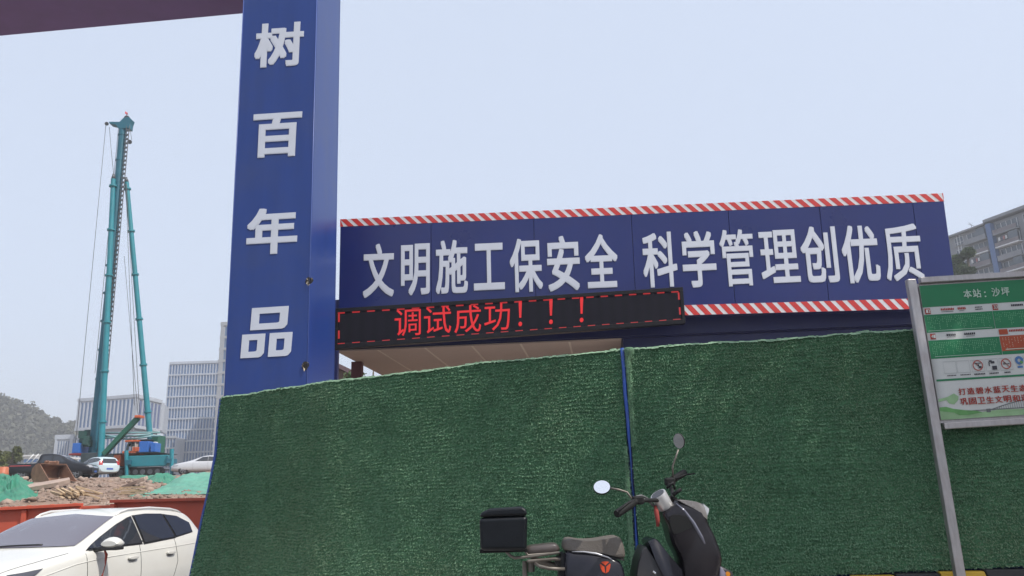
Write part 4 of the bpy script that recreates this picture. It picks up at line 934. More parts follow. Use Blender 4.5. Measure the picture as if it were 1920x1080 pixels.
net('smooth pale green net spread over the slope above the plain red barrier', [(330, 897), (470, 893), (430, 932), (240, 934)], m_net2, 0.10, 0.45, 0.8)
net('small crumpled green net on the crest near the silver sedan', [(268, 895), (330, 893), (322, 908), (285, 906)], m_net, 0.25, 0.2, 1.6)
net('long low strip of green net along the crest below the teal rig', [(225, 893), (290, 893), (290, 898), (225, 897)], m_net, 0.12, 0.05, 1.8, 50, 14)
net('crumpled green net heaped on the mound at the ribbed red barrier', [(-60, 903), (72, 911), (62, 945), (-70, 948)], m_net, 0.42, 0.35, 1.3, 90, 60)
# excavator bucket
m_rust = mat('rusty_steel', (0.19, 0.095, 0.06), 0.8, var=0.35, scale=3, dirt=(0.28, 0.16, 0.10), dirt_amt=0.6, dscale=2, bump=0.3, bscale=20)
bk0 = hit(108, 903); bk0.y -= 0.3; S = bk0.y / FPX * 1.02
bkt = thing('excavator_bucket', bk0, 'rusty brown excavator bucket resting on the mound before the black pickup', 'bucket', R(72))
PINV.pop(bkt.name)
prof = [(.22, 1.05), (.55, 1.04), (.80, .80), (.86, .45), (.72, .12), (.4, -.02), (-.2, -.02), (-.72, 0.0)]   # y (depth), z : mouth faces the camera
W2 = 0.95
sh = MB(); sh.grid([[V((sx * W2, y, z)) for y, z in prof] for sx in (-1, 1)]); o = sh.build('shell', m_rust, bkt, smooth=True, auto=40); so2 = o.modifiers.new('s', 'SOLIDIFY'); so2.thickness = 0.05
for sx in (-1, 1):
    mb = MB(); mb.prism([V((sx * W2, y, z)) for y, z in prof], (sx * 0.05, 0, 0)); mb.build('side_plate', m_rust, bkt)
    mb = MB(); mb.prism([V((sx * 0.3, .2, 1.06)), V((sx * 0.3, .6, 1.02)), V((sx * 0.3, .55, 1.30)), V((sx * 0.3, .28, 1.30))], (sx * 0.06, 0, 0)); mb.build('hinge_ear', m_rust, bkt, bevel=0.02)
mb = MB(); mb.tube((-.5, .4, 1.2), (.5, .4, 1.2), .07); mb.build('hinge_pin', m_rust, bkt, smooth=True, auto=40)
mb = MB(); mb.box((0, .33, 1.08), (1.9, .3, .05)); mb.build('lip_plate', m_rust, bkt)
for i in range(5):
    mb = MB(); x = -0.8 + i * 0.4; mb.prism([V((x - .08, -.7, 0.01)), V((x + .08, -.7, .01)), V((x + .04, -.92, .0)), V((x - .04, -.92, .0))], (0, 0, .07)); mb.build('tooth', m_rust, bkt)
bkt.scale = (.84, .84, .84)

# ================================================================== FAR VEHICLES
def far_car(name, px, Y, rz, label, cat, sts, paint, sw, scr_, rear_, doors, lamps, wh, **k):
    p = PX(px[0], px[1], Y); loc = V((p.x, Y, terr(p.x, Y))); return make_car(name, loc, rz, label, cat, sts, paint, sw, scr_, rear_, doors, wh, lamps, sub=1, **k)
SEDAN = [(2.36, .3, .45, .55, .52, .5, .62, .4, .65, .66), (2.2, .24, .76, .82, .56, .76, .72, .6, .76, .77), (1.6, .2, .86, .89, .62, .82, .88, .66, .92, .94), (1.1, .2, .87, .9, .65, .84, .94, .68, .98, 1.0), (.55, .2, .87, .9, .67, .84, .96, .66, 1.18, 1.22), (.05, .2, .87, .9, .68, .84, .97, .6, 1.38, 1.43),
 (-.5, .2, .87, .9, .68, .84, .98, .59, 1.41, 1.46), (-1.0, .2, .87, .9, .69, .84, .99, .59, 1.36, 1.41), (-1.5, .2, .87, .9, .7, .83, 1.0, .62, 1.15, 1.19), (-1.8, .22, .86, .89, .7, .82, 1.0, .68, 1.04, 1.06), (-2.2, .26, .8, .84, .68, .78, .94, .6, .98, 1.0), (-2.36, .34, .66, .72, .62, .68, .8, .5, .83, .84)]
sedwin = [[(.62, 1.0), (.1, 1.3), (-.25, 1.33), (-.25, 1.0)], [(-.33, 1.0), (-.33, 1.34), (-.8, 1.31), (-1.35, 1.1), (-1.3, 1.02)]]
sedscr = [(-.6, 1.03), (.6, 1.03), (.52, 1.35), (-.52, 1.35)]
m_silver = mat('silver_car_paint', (0.52, 0.53, 0.55), 0.3, metal=0.2, var=0.03, coat=0.5); m_pale = mat('pale_blue_car_paint', (0.50, 0.60, 0.64), 0.3, var=0.03, coat=0.5); m_black = mat('black_car_paint', (0.012, 0.013, 0.018), 0.3, var=0.1, spec=0.3, dirt=(0.035, 0.03, 0.03), dirt_amt=0.3)
lamps_s = [('headlight', 'L', [(1.8, .74), (2.2, .70), (2.2, .60), (1.9, .62)], m_lamp), ('headlight', 'R', [(1.8, .74), (2.2, .70), (2.2, .60), (1.9, .62)], m_lamp), ('tail_lamp', 'B', [(.45, .86), (.75, .86), (.72, .7), (.45, .7)], m_rlamp), ('tail_lamp', 'B', [(-.45, .86), (-.75, .86), (-.72, .7), (-.45, .7)], m_rlamp)]
far_car('parked_car', (382, 892), 62, R(198), 'silver sedan parked on the crest behind the smooth green net', 'car', SEDAN, m_silver, sedwin, sedscr, [(-.5, 1.05), (.5, 1.05), (.45, 1.3), (-.45, 1.3)], [[(.78, .94), (.8, .3)], [(-.29, .98), (-.29, .3)]], lamps_s, [(1.45, .31, .82), (-1.4, .31, .82)])
lamps_h = [('tail_lamp', 'B', [(.50, 1.18), (.76, 1.10), (.80, .84), (.58, .84)], m_rlamp), ('tail_lamp', 'B', [(-.50, 1.18), (-.76, 1.10), (-.80, .84), (-.58, .84)], m_rlamp), ('number_plate', 'B', [(-.25, .62), (.25, .62), (.25, .5), (-.25, .5)], m_plate_b), ('headlight', 'L', [(1.62, .80), (1.95, .79), (2.12, .73), (1.86, .70)], m_lamp), ('headlight', 'R', [(1.62, .80), (1.95, .79), (2.12, .73), (1.86, .70)], m_lamp)]
HATCH2 = [tuple([s_[0] * 0.9] + list(s_[1:])) for s_ in HATCH]
far_car('parked_car', (178, 892), 61, R(146), 'pale blue hatchback seen from behind, parked by the teal rig', 'car', HATCH2, m_pale, sidewin, scr, [(-.56, .98), (.56, .98), (.48, 1.32), (-.48, 1.32)], [], lamps_h, [(1.3, .31, .80), (-1.2, .31, .80)])
PICK = [(2.6, .4, .55, .62, .62, .58, .76, .5, .8, .82), (2.45, .34, .8, .86, .68, .8, .9, .66, .96, .98), (1.9, .32, .88, .92, .75, .86, 1.02, .72, 1.07, 1.09), (1.35, .32, .89, .93, .78, .88, 1.08, .76, 1.12, 1.15), (.85, .32, .89, .93, .8, .88, 1.1, .7, 1.42, 1.46), (.45, .32, .89, .93, .8, .88, 1.1, .66, 1.66, 1.71), (-.3, .32, .89, .93, .8, .88, 1.1, .66, 1.7, 1.75), (-.64, .32, .89, .93, .8, .88, 1.1, .68, 1.68, 1.72), (-.70, .32, .89, .93, .8, .88, 1.1, .68, 1.62, 1.66), (-.76, .32, .89, .93, .8, .88, 1.09, .8, 1.16, 1.17), (-.82, .32, .89, .93, .8, .88, 1.09, .8, 1.10, 1.10), (-1.5, .34, .89, .93, .8, .89, 1.08, .84, 1.1, 1.1), (-2.5, .36, .88, .92, .8, .88, 1.07, .82, 1.09, 1.09), (-2.6, .45, .8, .84, .75, .8, .95, .7, .97, .97)]
pickwin = [[(.95, 1.15), (.55, 1.52), (.2, 1.58), (.2, 1.15)], [(.1, 1.15), (.1, 1.59), (-.45, 1.58), (-.55, 1.15)]]
def rack(root, proj, decal, line):
    m = mat('white_tube', (0.6, 0.6, 0.6), 0.4, var=0.05)
    for s in (-1, 1):
        for x0 in (-.95, -1.25):
            mb = MB(); mb.tube((x0 - .3, s * .75, 1.05), (x0 + .12, s * .62, 1.72), .035); mb.build('load_rack', m, root, smooth=True)
    decal('side_print', [(-2.4, .98), (-1.1, .98), (-1.1, .93), (-2.4, .93)], 'R', mat('red_stripe', (0.4, 0.05, 0.05), 0.5, var=0.05), 0.008)
far_car('pickup_truck', (100, 893), 53, R(9), 'black pickup truck with white load rack parked behind the rusty bucket', 'pickup truck', PICK, m_black, pickwin, [(-.66, 1.2), (.66, 1.2), (.58, 1.62), (-.58, 1.62)], [(-.5, 1.25), (.5, 1.25), (.48, 1.58), (-.48, 1.58)], [[(1.05, 1.08), (1.05, .4)], [(.15, 1.1), (.15, .4)]],
    [('headlight', 'F', [(.45, .95), (.78, .93), (.76, .76), (.45, .78)], m_lamp), ('headlight', 'F', [(-.45, .95), (-.78, .93), (-.76, .76), (-.45, .78)], m_lamp), ('grille', 'F', [(-.4, .92), (.4, .92), (.38, .74), (-.38, .74)], m_chrome), ('number_plate', 'F', [(-.22, .58), (.22, .58), (.22, .46), (-.22, .46)], m_plate_b)], [(1.65, .37, .84), (-1.65, .37, .84)], extras=rack)
# ================================================================== ELECTRIC SCOOTER
YS = 4.5
def Q(x, y, t=0.0): return PX(x, y, YS + t)
scg = V((Q(1160, 1000).x, YS, PAVE))
scoot = thing('electric_scooter', scg, 'dark electric scooter with black top box and round mirrors parked against the turf', 'scooter')
m_plas = mat('gloss_dark_plastic', (0.010, 0.010, 0.016), 0.2, var=0.15, scale=9, spec=0.4, dirt=(0.03, 0.028, 0.03), dirt_amt=0.25, dscale=7)
m_plasm = mat('grey_plastic', (0.028, 0.027, 0.03), 0.4, spec=0.3, var=0.15, scale=12, dirt=(0.06, 0.055, 0.05), dirt_amt=0.4, dscale=10)
m_apron = mat('apron_paint', (0.013, 0.011, 0.014), 0.22, var=0.1, spec=0.4, dirt=(0.035, 0.03, 0.03), dirt_amt=0.3, dscale=6)
m_boxp = mat('top_box_plastic', (0.005, 0.0065, 0.009), 0.3, spec=0.3, var=0.2, scale=14, bump=0.12, bscale=300)
m_seat = mat('seat_vinyl', (0.125, 0.108, 0.092), 0.55, var=0.15, scale=9, bump=0.2, bscale=120, dirt=(0.05, 0.045, 0.04), dirt_amt=0.35, dscale=9)
m_tubem = mat('rack_tube', (0.16, 0.145, 0.125), 0.45, metal=0.5, var=0.25, scale=16, dirt=(0.09, 0.06, 0.04), dirt_amt=0.5, dscale=12)
m_rub = mat('rubber', (0.010, 0.010, 0.010), 0.65, var=0.15, spec=0.3)
T = V((0, 1, 0))
def pil(name, pts, half, m, par=scoot, inset=0.14, tc=0.0, smooth=True, auto=70):
    mb = MB(); mb.pillow([Q(x, y) + T * tc for x, y in pts], half, T, inset); return mb.build(name, m, par, smooth=smooth, auto=auto)
def smooth_poly(pts, k=3):
    P = [V((a, b)) for a, b in pts]; n = len(P); out = []
    for i in range(n):
        p0, p1, p2, p3 = P[i - 1], P[i], P[(i + 1) % n], P[(i + 2) % n]
        for j in range(k):
            t = j / k; out.append(0.5 * ((2 * p1) + (p2 - p0) * t + (2 * p0 - 5 * p1 + 4 * p2 - p3) * t * t + (3 * p1 - p0 - 3 * p2 + p3) * t ** 3))
    return [(p.x, p.y) for p in out]
# top box: tub and lid
def rbox(name, pts, half, m, par, bev):
    mb = MB(); mb.prism([Q(x, y) - T * half for x, y in pts], T * (2 * half)); o = mb.build(name, m, par, smooth=True, auto=60); bv = o.modifiers.new('bevel', 'BEVEL'); bv.width = bev; bv.segments = 5; bv.limit_method = 'ANGLE'; bv.angle_limit = R(50); o.modifiers.new('wn', 'WEIGHTED_NORMAL'); return o
box = rbox('top_box', ([(901, 969.5), (988.5, 966), (987, 1029), (903, 1029)]), 0.155, m_boxp, scoot, 0.022)
rbox('lid', [(901, 968.8), (905, 960), (918, 953.5), (978, 949.5), (986, 955), (988.5, 965.3)], 0.156, m_boxp, box, 0.016)
mb = MB(); mb.box(Q(945, 1030.5), (0.26, 0.2, 0.018)); mb.build('mounting_plate', m_rub, box, bevel=0.004)
# rear pad and rack
pad = pil('rear_pad', smooth_poly([(984, 1033), (988, 1024), (1010, 1020.5), (1036, 1018), (1045, 1021), (1048, 1031), (1030, 1036), (996, 1038.5)], 3), 0.085, mat('pad_vinyl', (0.075, 0.06, 0.055), 0.4, var=0.15, scale=12, coat=0.2), inset=0.22)
rk = MB()
for t in (-0.085, 0.085):
    rk.path([Q(948, 1033, t), Q(957, 1042, t), Q(965, 1046, t), Q(1000, 1043, t), Q(1048, 1036, t)], 0.008, 8)
    rk.path([Q(982, 1031, t), Q(990, 1041, t), Q(1050, 1036, t)], 0.006, 8)
    rk.path([Q(990, 1052, t), Q(1040, 1048, t), Q(1060, 1050, t)], 0.009, 8)
rk.path([Q(948, 1033, -.085), Q(948, 1033, .085)], 0.008, 8); rk.path([Q(990, 1052, -.085), Q(990, 1052, .085)], 0.008, 8)
rk.build('rear_rack', m_tubem, scoot, smooth=True, auto=50)
gr = MB(); gr.path([Q(1003, 1056, -.12), Q(1012, 1062, -.14), Q(1030, 1066, -.145), Q(1059, 1067, -.145)], 0.009, 8); gr.build('grab_bar', m_tubem, scoot, smooth=True)
gr = MB(); gr.path([Q(1003, 1056, .12), Q(1012, 1062, .14), Q(1030, 1066, .145), Q(1059, 1067, .145)], 0.009, 8); gr.build('grab_bar', m_tubem, scoot, smooth=True)
fr = MB(); fr.path([Q(984, 1052), Q(984, 1075), Q(992, 1120), Q(1020, 1155)], 0.014, 8); fr.path([Q(995, 1048), Q(1040, 1060), Q(1062, 1075)], 0.016, 8); fr.path([Q(996, 1050), Q(996, 1072)], 0.02, 8); fr.path([Q(1020, 1155), Q(1090, 1160), Q(1180, 1178)], 0.022, 8); fr.build('rear_frame', m_tubem, scoot, smooth=True, auto=50)
pil('tail_fairing', [(1036, 1046), (1050, 1041), (1056, 1050), (1054, 1066), (1042, 1058)], 0.07, m_plasm)
# seat
pil('seat', smooth_poly([(1054, 1022), (1057, 1011), (1066, 1008), (1085, 1011), (1110, 1010.5), (1130, 1007.5), (1148, 1004.5), (1158, 1006), (1164, 1016), (1168, 1034), (1166, 1043), (1150, 1041.5), (1128, 1036), (1105, 1033), (1070, 1030.5), (1056, 1029)], 2), 0.125, m_seat, inset=0.10)
pil('seat_base', [(1056, 1028), (1105, 1033), (1128, 1036), (1152, 1041), (1166, 1044), (1168, 1049), (1130, 1042), (1100, 1036), (1058, 1033)], 0.12, m_rub)
# body under the seat
body = pil('body_shell', smooth_poly([(1056, 1034), (1070, 1033), (1105, 1035), (1135, 1041), (1158, 1050), (1165, 1066), (1169, 1090), (1172, 1130), (1165, 1160), (1075, 1160), (1058, 1130), (1055, 1080)], 2), 0.137, m_plas, inset=0.09)
pil('rear_quarter', [(1050, 1036), (1064, 1034), (1062, 1090), (1066, 1140), (1048, 1130), (1046, 1080)], 0.110, m_rub)
m_edge = mat('pale_trim', (0.5, 0.5, 0.52), 0.25, metal=0.5, var=0.05)
et = MB(); et.path([Q(1072, 1034.5, -.132), Q(1095, 1034.5, -.134), Q(1118, 1038, -.134), Q(1140, 1045, -.132), Q(1153, 1053, -.13)], [0.002, .004, .006, .005, .002], 6); et.build('trim_strip', m_edge, body, smooth=True)
# emblem: orange shield cut in three by a Y
m_emb = mat('emblem_orange', (0.62, 0.07, 0.02), 0.4, var=0.05); EC = Q(1135, 1063, -.137)
out = [(0, -11.5), (-5.5, -8.5), (-8.6, -2), (-10, 5), (-9.4, 7.2), (-4.5, 9.3), (0, 9.8), (4.5, 9.3), (9.4, 7.2), (10, 5), (8.6, -2), (5.5, -8.5)]
kpx = 1.0 / (FPX / (YS - .137)); ctr = (0, 1.0)
def sect(pts, g=0.9):
    c = (sum(p[0] for p in pts) / len(pts), sum(p[1] for p in pts) / len(pts)); return [(c[0] + (p[0] - c[0]) * g, c[1] + (p[1] - c[1]) * g) for p in pts]
for pts in ([out[0], out[1], out[2], out[3], (-8.8, 6.4), (-1.4, 0.6), (-1.0, -4)], [(8.8, 6.4), out[9], out[10], out[11], out[0], (1.0, -4), (1.4, 0.6)], [(-7.8, 7.8), (0, 1.9), (7.8, 7.8), out[8], out[7], out[6], out[5], out[4]]):
    mb = MB(); mb.prism([EC + V((a * kpx, -0.0, b * kpx)) for a, b in sect(pts)], (0, -0.003, 0)); mb.build('emblem', m_emb, body)
# floor and inner leg panels
pil('leg_panel', [(1190, 1052), (1200, 1024), (1206, 1022), (1236, 1070), (1262, 1120), (1268, 1165), (1188, 1168), (1186, 1080)], 0.13, m_plasm, inset=0.05)
pil('leg_panel', [(1208, 1013), (1219, 1006.5), (1226, 1010), (1246, 1036), (1270, 1064), (1276, 1100), (1270, 1140), (1250, 1110), (1222, 1052)], 0.14, m_plas, inset=0.05)
mb = MB(); mb.tube(Q(1224, 1071, -.145), Q(1229, 1075, -.145), 0.008); mb.build('bolt', m_chrome, scoot)
pil('floorboard', [(1160, 1150), (1290, 1150), (1300, 1168), (1160, 1172)], 0.13, m_rub, inset=0.03)
# front apron
ap = pil('front_apron', smooth_poly([(1236, 962), (1247, 953), (1262, 937), (1275, 936), (1300, 941), (1310, 945), (1317, 962), (1320, 978), (1331, 1000), (1341, 1025), (1346, 1046), (1342, 1070), (1338, 1090), (1332, 1125), (1300, 1150), (1276, 1120), (1272, 1080), (1270, 1048), (1256, 1020), (1250, 1000), (1246, 985)], 2), 0.13, m_apron, inset=0.26)
pil('glove_panel', smooth_poly([(1246, 968), (1262, 963), (1282, 968), (1292, 984), (1278, 992), (1262, 999), (1252, 996)], 2), 0.134, m_rub, ap, inset=0.05)
fc = pil('front_cowl', smooth_poly([(1262, 937), (1285, 938), (1308, 944), (1315, 958), (1318, 975), (1300, 958), (1280, 947)], 2), 0.128, mat('cowl_highlight', (0.30, 0.28, 0.27), 0.28, metal=0.4, var=0.1, dirt=(0.1, 0.09, 0.085), dirt_amt=0.3), ap, inset=0.12)  # silver grey stands in for the bright reflection on the apron's top
hl = MB(); hl.path([Q(1310, 962), Q(1322, 968)], [0.06, 0.05], 20); hl.build('headlight', m_lamp, scoot, smooth=True, auto=40)
et = MB(); et.path([Q(1268, 944, -.118), Q(1284, 958, -.126), Q(1300, 980, -.13), Q(1315, 1006, -.128), Q(1329, 1035, -.12)], [0.003, .007, .010, .009, .003], 8); et.build('apron_edge_highlight', mat('apron_edge_highlight', (0.16, 0.16, 0.2), 0.2, metal=0.3, var=0.05, coat=0.5), ap, smooth=True)  # paler tube drawn as the highlight running down the apron's edge
# steering column and handlebar, turned to the side
hb = MB(); stem = Q(1262, 932); near, far = Q(1190, 941, -.24), Q(1252, 905, .2)
hb.path([Q(1266, 965), Q(1262, 945), stem], 0.022, 10); hb.path([near, Q(1212, 938, -.16), Q(1240, 938, -.08), stem, Q(1260, 918, .1), far], 0.0115, 10)
bar_ = hb.build('handlebar', m_rub, scoot, smooth=True, auto=50)
for nm, a, b in (('grip', Q(1192, 940, -.24), Q(1156, 964, -.335)), ('grip', Q(1250, 906, .2), Q(1284, 886, .30))):
    mb = MB(); d = b - a; mb.path([a, a + d * .15, a + d * .18, b - d * .06, b], [.017, .017, .021, .021, .019], 12); mb.build(nm, m_rub, bar_, smooth=True, auto=50)
for a, b, c in ((Q(1200, 934, -.22), Q(1176, 944, -.3), Q(1160, 958, -.36)), (Q(1262, 900, .2), Q(1285, 890, .25), Q(1303, 888, .32))):
    mb = MB(); mb.path([a, b, c], [.008, .006, .004], 8); mb.build('brake_lever', m_rub, bar_, smooth=True)
mb = MB(); mb.path([Q(1262, 928, -.03), Q(1277, 917, -.05)], [.012, .009], 8); mb.path([Q(1250, 915, .1), Q(1262, 905, .1), Q(1266, 918, .1)], .008, 8); mb.build('switch_block', m_rub, bar_, smooth=True)
for (x, y, t) in ((1196, 938, -.225), (1256, 903, .19)):
    mb = MB(); mb.box(Q(x, y, t), (.06, .05, .045)); mb.build('switch_housing', m_rub, bar_, bevel=0.01)
cb = MB(); cb.path([Q(1188, 936, -.235), Q(1194, 931, -.21), Q(1203, 929, -.18), Q(1213, 934, -.13), Q(1220, 943, -.09), Q(1232, 952, -.06)], .006, 8); cb.path([Q(1192, 940, -.25), Q(1204, 934, -.2), Q(1216, 940, -.14), Q(1226, 950, -.08)], .005, 8); cb.build('brake_cable', mat('cable_grey', (0.12, 0.12, 0.12), 0.4, var=0.1), bar_, smooth=True)
# round gauge in a chrome cup
ga, gb = Q(1248, 950, -.05), Q(1233.5, 926.5, -.075); d = (gb - ga).normalized(); u = d.orthogonal().normalized()
gp = MB(); gp.path([ga - d * .012, ga, gb - d * .008, gb], [.030, .043, .0465, .045], 24); gau = gp.build('gauge_cup', mat('cup_silver', (0.62, 0.61, 0.60), 0.32, metal=0.55, var=0.06), scoot, smooth=True, auto=40)
mb = MB(); mb.disc(gb + d * .002, d, .038, 24); mb.build('gauge_face', glass_mat('gauge_glass', (0.02, 0.018, 0.02), 0.15), gau)
mb = MB(); a = Q(1229, 948, -.085); mb.path([a, a + V((.002, 0, -.03)), a + V((.006, -.004, -.075)), a + V((.004, 0, -.11))], [.006, .014, .012, .009], 6); mb.build('red_tag', mat('faded_red_cloth', (0.3, 0.05, 0.04), 0.85, var=0.2), scoot, smooth=True)
# mirrors
def mirror(c, n, r, ry, up, stalk, name='mirror'):
    n = V(n).normalized(); rows = []
    u = V(up); u = (u - n * u.dot(n)).normalized(); w = n.cross(u)
    for k, dd in ((.96, 0), (1, -.004), (.98, -.012), (.7, -.022), (.25, -.028)): rows.append([c + u * (math.cos(a) * r * k) + w * (math.sin(a) * ry * k) + n * dd for a in np.linspace(0, 2 * math.pi, 28, endpoint=False)])
    mb = MB(); mb.grid(rows, closed=True); mb.add(rows[-1], [tuple(range(28))]); sh_ = mb.build(name, m_rub, scoot, smooth=True, auto=50)
    mb = MB(); mb.disc(c + n * 0.0008, n, r * .95, 28, ry * .95, up); mb.build('mirror_glass', mat('mirror_glass', (0.86, 0.88, 0.9), 0.03, metal=1.0, var=0.01), sh_)
    mb = MB(); mb.path(stalk, .0055, 8); mb.build('mirror_stalk', m_tubem if name else m_rub, sh_, smooth=True)
mirror(Q(1128.5, 913, -.22), (-.05, -.86, .50), .046, .041, (1, 0, 0.15), [Q(1142, 915, -.215), Q(1160, 918, -.21), Q(1176, 923, -.21), Q(1189, 941, -.23)])
mirror(Q(1272.5, 827, .2), (-.62, -.77, -.16), .046, .036, (0, 0, 1), [Q(1272, 843, .2), Q(1266, 860, .2), Q(1261, 875, .2), Q(1262, 897, .2)])
# front wheel and guard (turned), rear wheel
m_guard = mat('mudguard_olive', (0.15, 0.15, 0.11), 0.4, var=0.15, coat=0.3)
def wheel(cx, cz, ang, nm='wheel'):
    d = V((math.cos(ang), -math.sin(ang), 0)); ax = V((math.sin(ang), math.cos(ang), 0)); c = V((cx, YS, cz)); r = cz - PAVE
    mb = MB(); mb.grid([[c + (d * math.cos(a) + V((0, 0, 1)) * math.sin(a)) * (r - .045 + .045 * math.cos(b)) + ax * (.045 * math.sin(b)) for b in np.linspace(0, 2 * math.pi, 12, endpoint=False)] for a in np.linspace(0, 2 * math.pi, 33)], closed=True)
    w = mb.build(nm, m_tyre, scoot, smooth=True)
    mb = MB(); mb.path([c - ax * .03, c + ax * .03], r - .085, 28)
    mb.build('rim', m_rub, w, smooth=True, auto=40); mb = MB(); mb.path([c - ax * .06, c + ax * .06], .05, 16); mb.build('hub', m_tubem, w, smooth=True, auto=40)
    return c, d, ax, r
RW = 0.215
fxp = Q(1392, 1165).x
c, d, ax, r = wheel(fxp, PAVE + RW, R(24))
mb = MB(); mb.grid([[c + (d * math.cos(a) + V((0, 0, 1)) * math.sin(a)) * (r + .03 - .012 * abs(t) ** 2) + ax * (.05 * t) for t in (-1, -.5, 0, .5, 1)] for a in np.linspace(R(15), R(165), 18)]); o = mb.build('front_mudguard', m_guard, scoot, smooth=True); o.modifiers.new('s', 'SOLIDIFY').thickness = .004
fk = MB()
for s_ in (-1, 1): fk.path([c + ax * (.075 * s_), c + ax * (.075 * s_) + V((-.06, 0, .30)), Q(1335, 1060, .05 * s_)], [.017, .02, .02], 8)
fk.build('fork', m_plasm, scoot, smooth=True)
pil('fork_cover', [(1340, 1056), (1346, 1062), (1362, 1085), (1366, 1110), (1345, 1105), (1338, 1080)], 0.06, mat('violet_grey', (0.16, 0.15, 0.20), 0.3, var=0.1), inset=0.2, tc=-0.05)
mb = MB(); q = Q(1364, 1076, -.1); mb.tube(q, q + V((0, -.012, 0)), .012, n=14); mb.build('reflector', mat('amber', (0.6, 0.22, 0.02), 0.2, var=0.05), scoot)
wheel(Q(1030, 1165).x, PAVE + RW, 0)
st_ = MB(); st_.path([Q(1110, 1165, -.1), V((Q(1130, 1165).x, YS - .22, PAVE + .005))], .012, 8); st_.build('side_stand', m_tubem, scoot, smooth=True)
mb = MB(); mb.pillow([V((Q(1030, 0).x, YS, PAVE + RW)) + V((a, 0, b)) for a, b in ((-.26, .05), (-.2, .2), (-.05, .27), (.12, .24), (.2, .12), (.12, .18), (-.05, .235), (-.18, .16))], .07, T, .05); mb.build('rear_mudguard', m_rub, scoot, smooth=True, auto=50)

# ================================================================== PILING RIG
YR = 64.0; RZ = terr(PX(240, 890, YR).x, YR)
def G(x, y, t=0.0): return PX(x, y, YR + t)
mpx = YR / FPX * 1.0
rig = thing('piling_rig', V((G(240, 880).x, YR, RZ)), 'tall teal piling rig with mast, two tubular stays and orange cab', 'piling rig')
m_teal = mat('teal_paint', (0.016, 0.20, 0.245), 0.4, var=0.1, scale=1, dirt=(0.05, 0.13, 0.13), dirt_amt=0.3); m_teald = mat('dark_teal_paint', (0.010, 0.115, 0.165), 0.45, var=0.12, scale=1)
m_gst = mat('greased_steel', (0.10, 0.11, 0.12), 0.5, metal=0.4, var=0.25, scale=2); m_org = mat('orange_paint', (0.50, 0.10, 0.03), 0.5, var=0.12, scale=2); m_bl = mat('blue_paint', (0.02, 0.12, 0.42), 0.45, var=0.1, scale=2); m_dg = mat('dark_green_paint', (0.01, 0.10, 0.06), 0.5, var=0.12); m_mach = mat('dark_machinery', (0.03, 0.045, 0.05), 0.6, var=0.3, scale=2)
foot = G(173, 868); head = G(231.5, 232)
mast = MB(); mast.path([foot, G(205, 545), head], [.37, .36, .34], 14); ma = mast.build('mast', m_teald, rig, smooth=True, auto=50)
for k in np.linspace(0.06, .96, 12):
    mb = MB(); p = foot.lerp(head, k); d = (head - foot).normalized(); mb.path([p, p + d * .12], .38, 14); mb.build('mast_flange', m_teald, ma, smooth=True, auto=50)
rk = MB(); r0, r1 = G(184, 868, -.1), G(240, 236, -.35); dd = (r1 - r0).normalized(); L_ = (r1 - r0).length; sx = V((1, 0, 0))
for s_ in (-1, 1): rk.tube(r0 + sx * (.13 * s_), r1 + sx * (.13 * s_), .035, n=6)
for i in range(int(L_ / .42)): p = r0 + dd * (i * .42); rk.box(p, (.26, .12, .16), (sx, V((0, 1, 0)), V((0, 0, 1))))
stuff(rk.build('mast_rack', m_gst, ma))
def stay(a, b, r, n):
    mb = MB(); mb.path([a, b], [r, r * .82], 14); o = mb.build('stay_tube', m_teal, rig, smooth=True, auto=50)
    for k in np.linspace(.12, .97, n):
        p = a.lerp(b, k); d = (b - a).normalized(); m2 = MB(); m2.path([p, p + d * .14], r * 1.32, 14); m2.build('stay_collar', m_teal, o, smooth=True, auto=50)
    m2 = MB(); m2.path([b, b + (b - a).normalized() * .5], [r * .8, r * .35], 10); m2.build('stay_tip', m_gst, o, smooth=True)
stay(G(189, 862, -1.2), G(212.5, 336, -.6), .245, 6); stay(G(283, 838, 1), G(237.5, 342, .3), .235, 6)
hd = MB(); hd.prism([G(x, y, -.35) for x, y in ((204, 228), (224, 228), (231, 221), (240, 219), (246, 223), (243, 231), (242, 240), (222, 241), (217, 234), (205, 231.5))], (0, .7, 0)); h_ = hd.build('mast_head', m_teald, rig, bevel=0.03)
for (x, y, r) in ((200, 232, .17), (238, 222, .26), (243, 272 - 6, .2)):
    mb = MB(); mb.path([G(x, y, -.2), G(x, y, .2)], r, 16); mb.build('sheave', m_gst, h_, smooth=True, auto=50)
mb = MB(); mb.tube(G(237, 222), G(237, 211), .03, n=6); mb.build('flag_pole', m_gst, rig); mb = MB(); mb.grid([[G(237 + a * 5, 210 + b * 4.5 + 1.2 * math.sin(a * 5), .1 * math.sin(a * 6)) for a in np.linspace(-.5, .5, 6)] for b in (0, .5, 1)]); mb.build('red_flag', mat('flag_red', (0.7, 0.05, 0.06), 0.7, var=0.1), rig)
for a, b, r in ((G(198.5, 235), G(140, 850), .022), (G(205, 238), G(214, 335), .02), (G(222, 241), G(178, 700), .02), (G(236, 345), G(252, 760), .022), (G(237, 345), G(262, 775), .022), (G(233, 480), G(259, 778), .02), (G(244, 235), G(247, 262), .02)):
    mb = MB(); mid = a.lerp(b, .5) + V((0, 0, -.12)); mb.path([a, mid, b], r, 5); mb.build('cable', m_gst, rig, smooth=True)
def gbox(nm, x0, y0, x1, y1, t0, t1, m, par=rig, bev=.03):
    tm = (t0 + t1) / 2; a, b = G(x0, y1, tm), G(x1, y0, tm); mb = MB(); mb.box(((a.x + b.x) / 2, YR + (t0 + t1) / 2, (a.z + b.z) / 2), (b.x - a.x, t1 - t0, b.z - a.z)); return mb.build(nm, m, par, bevel=bev)
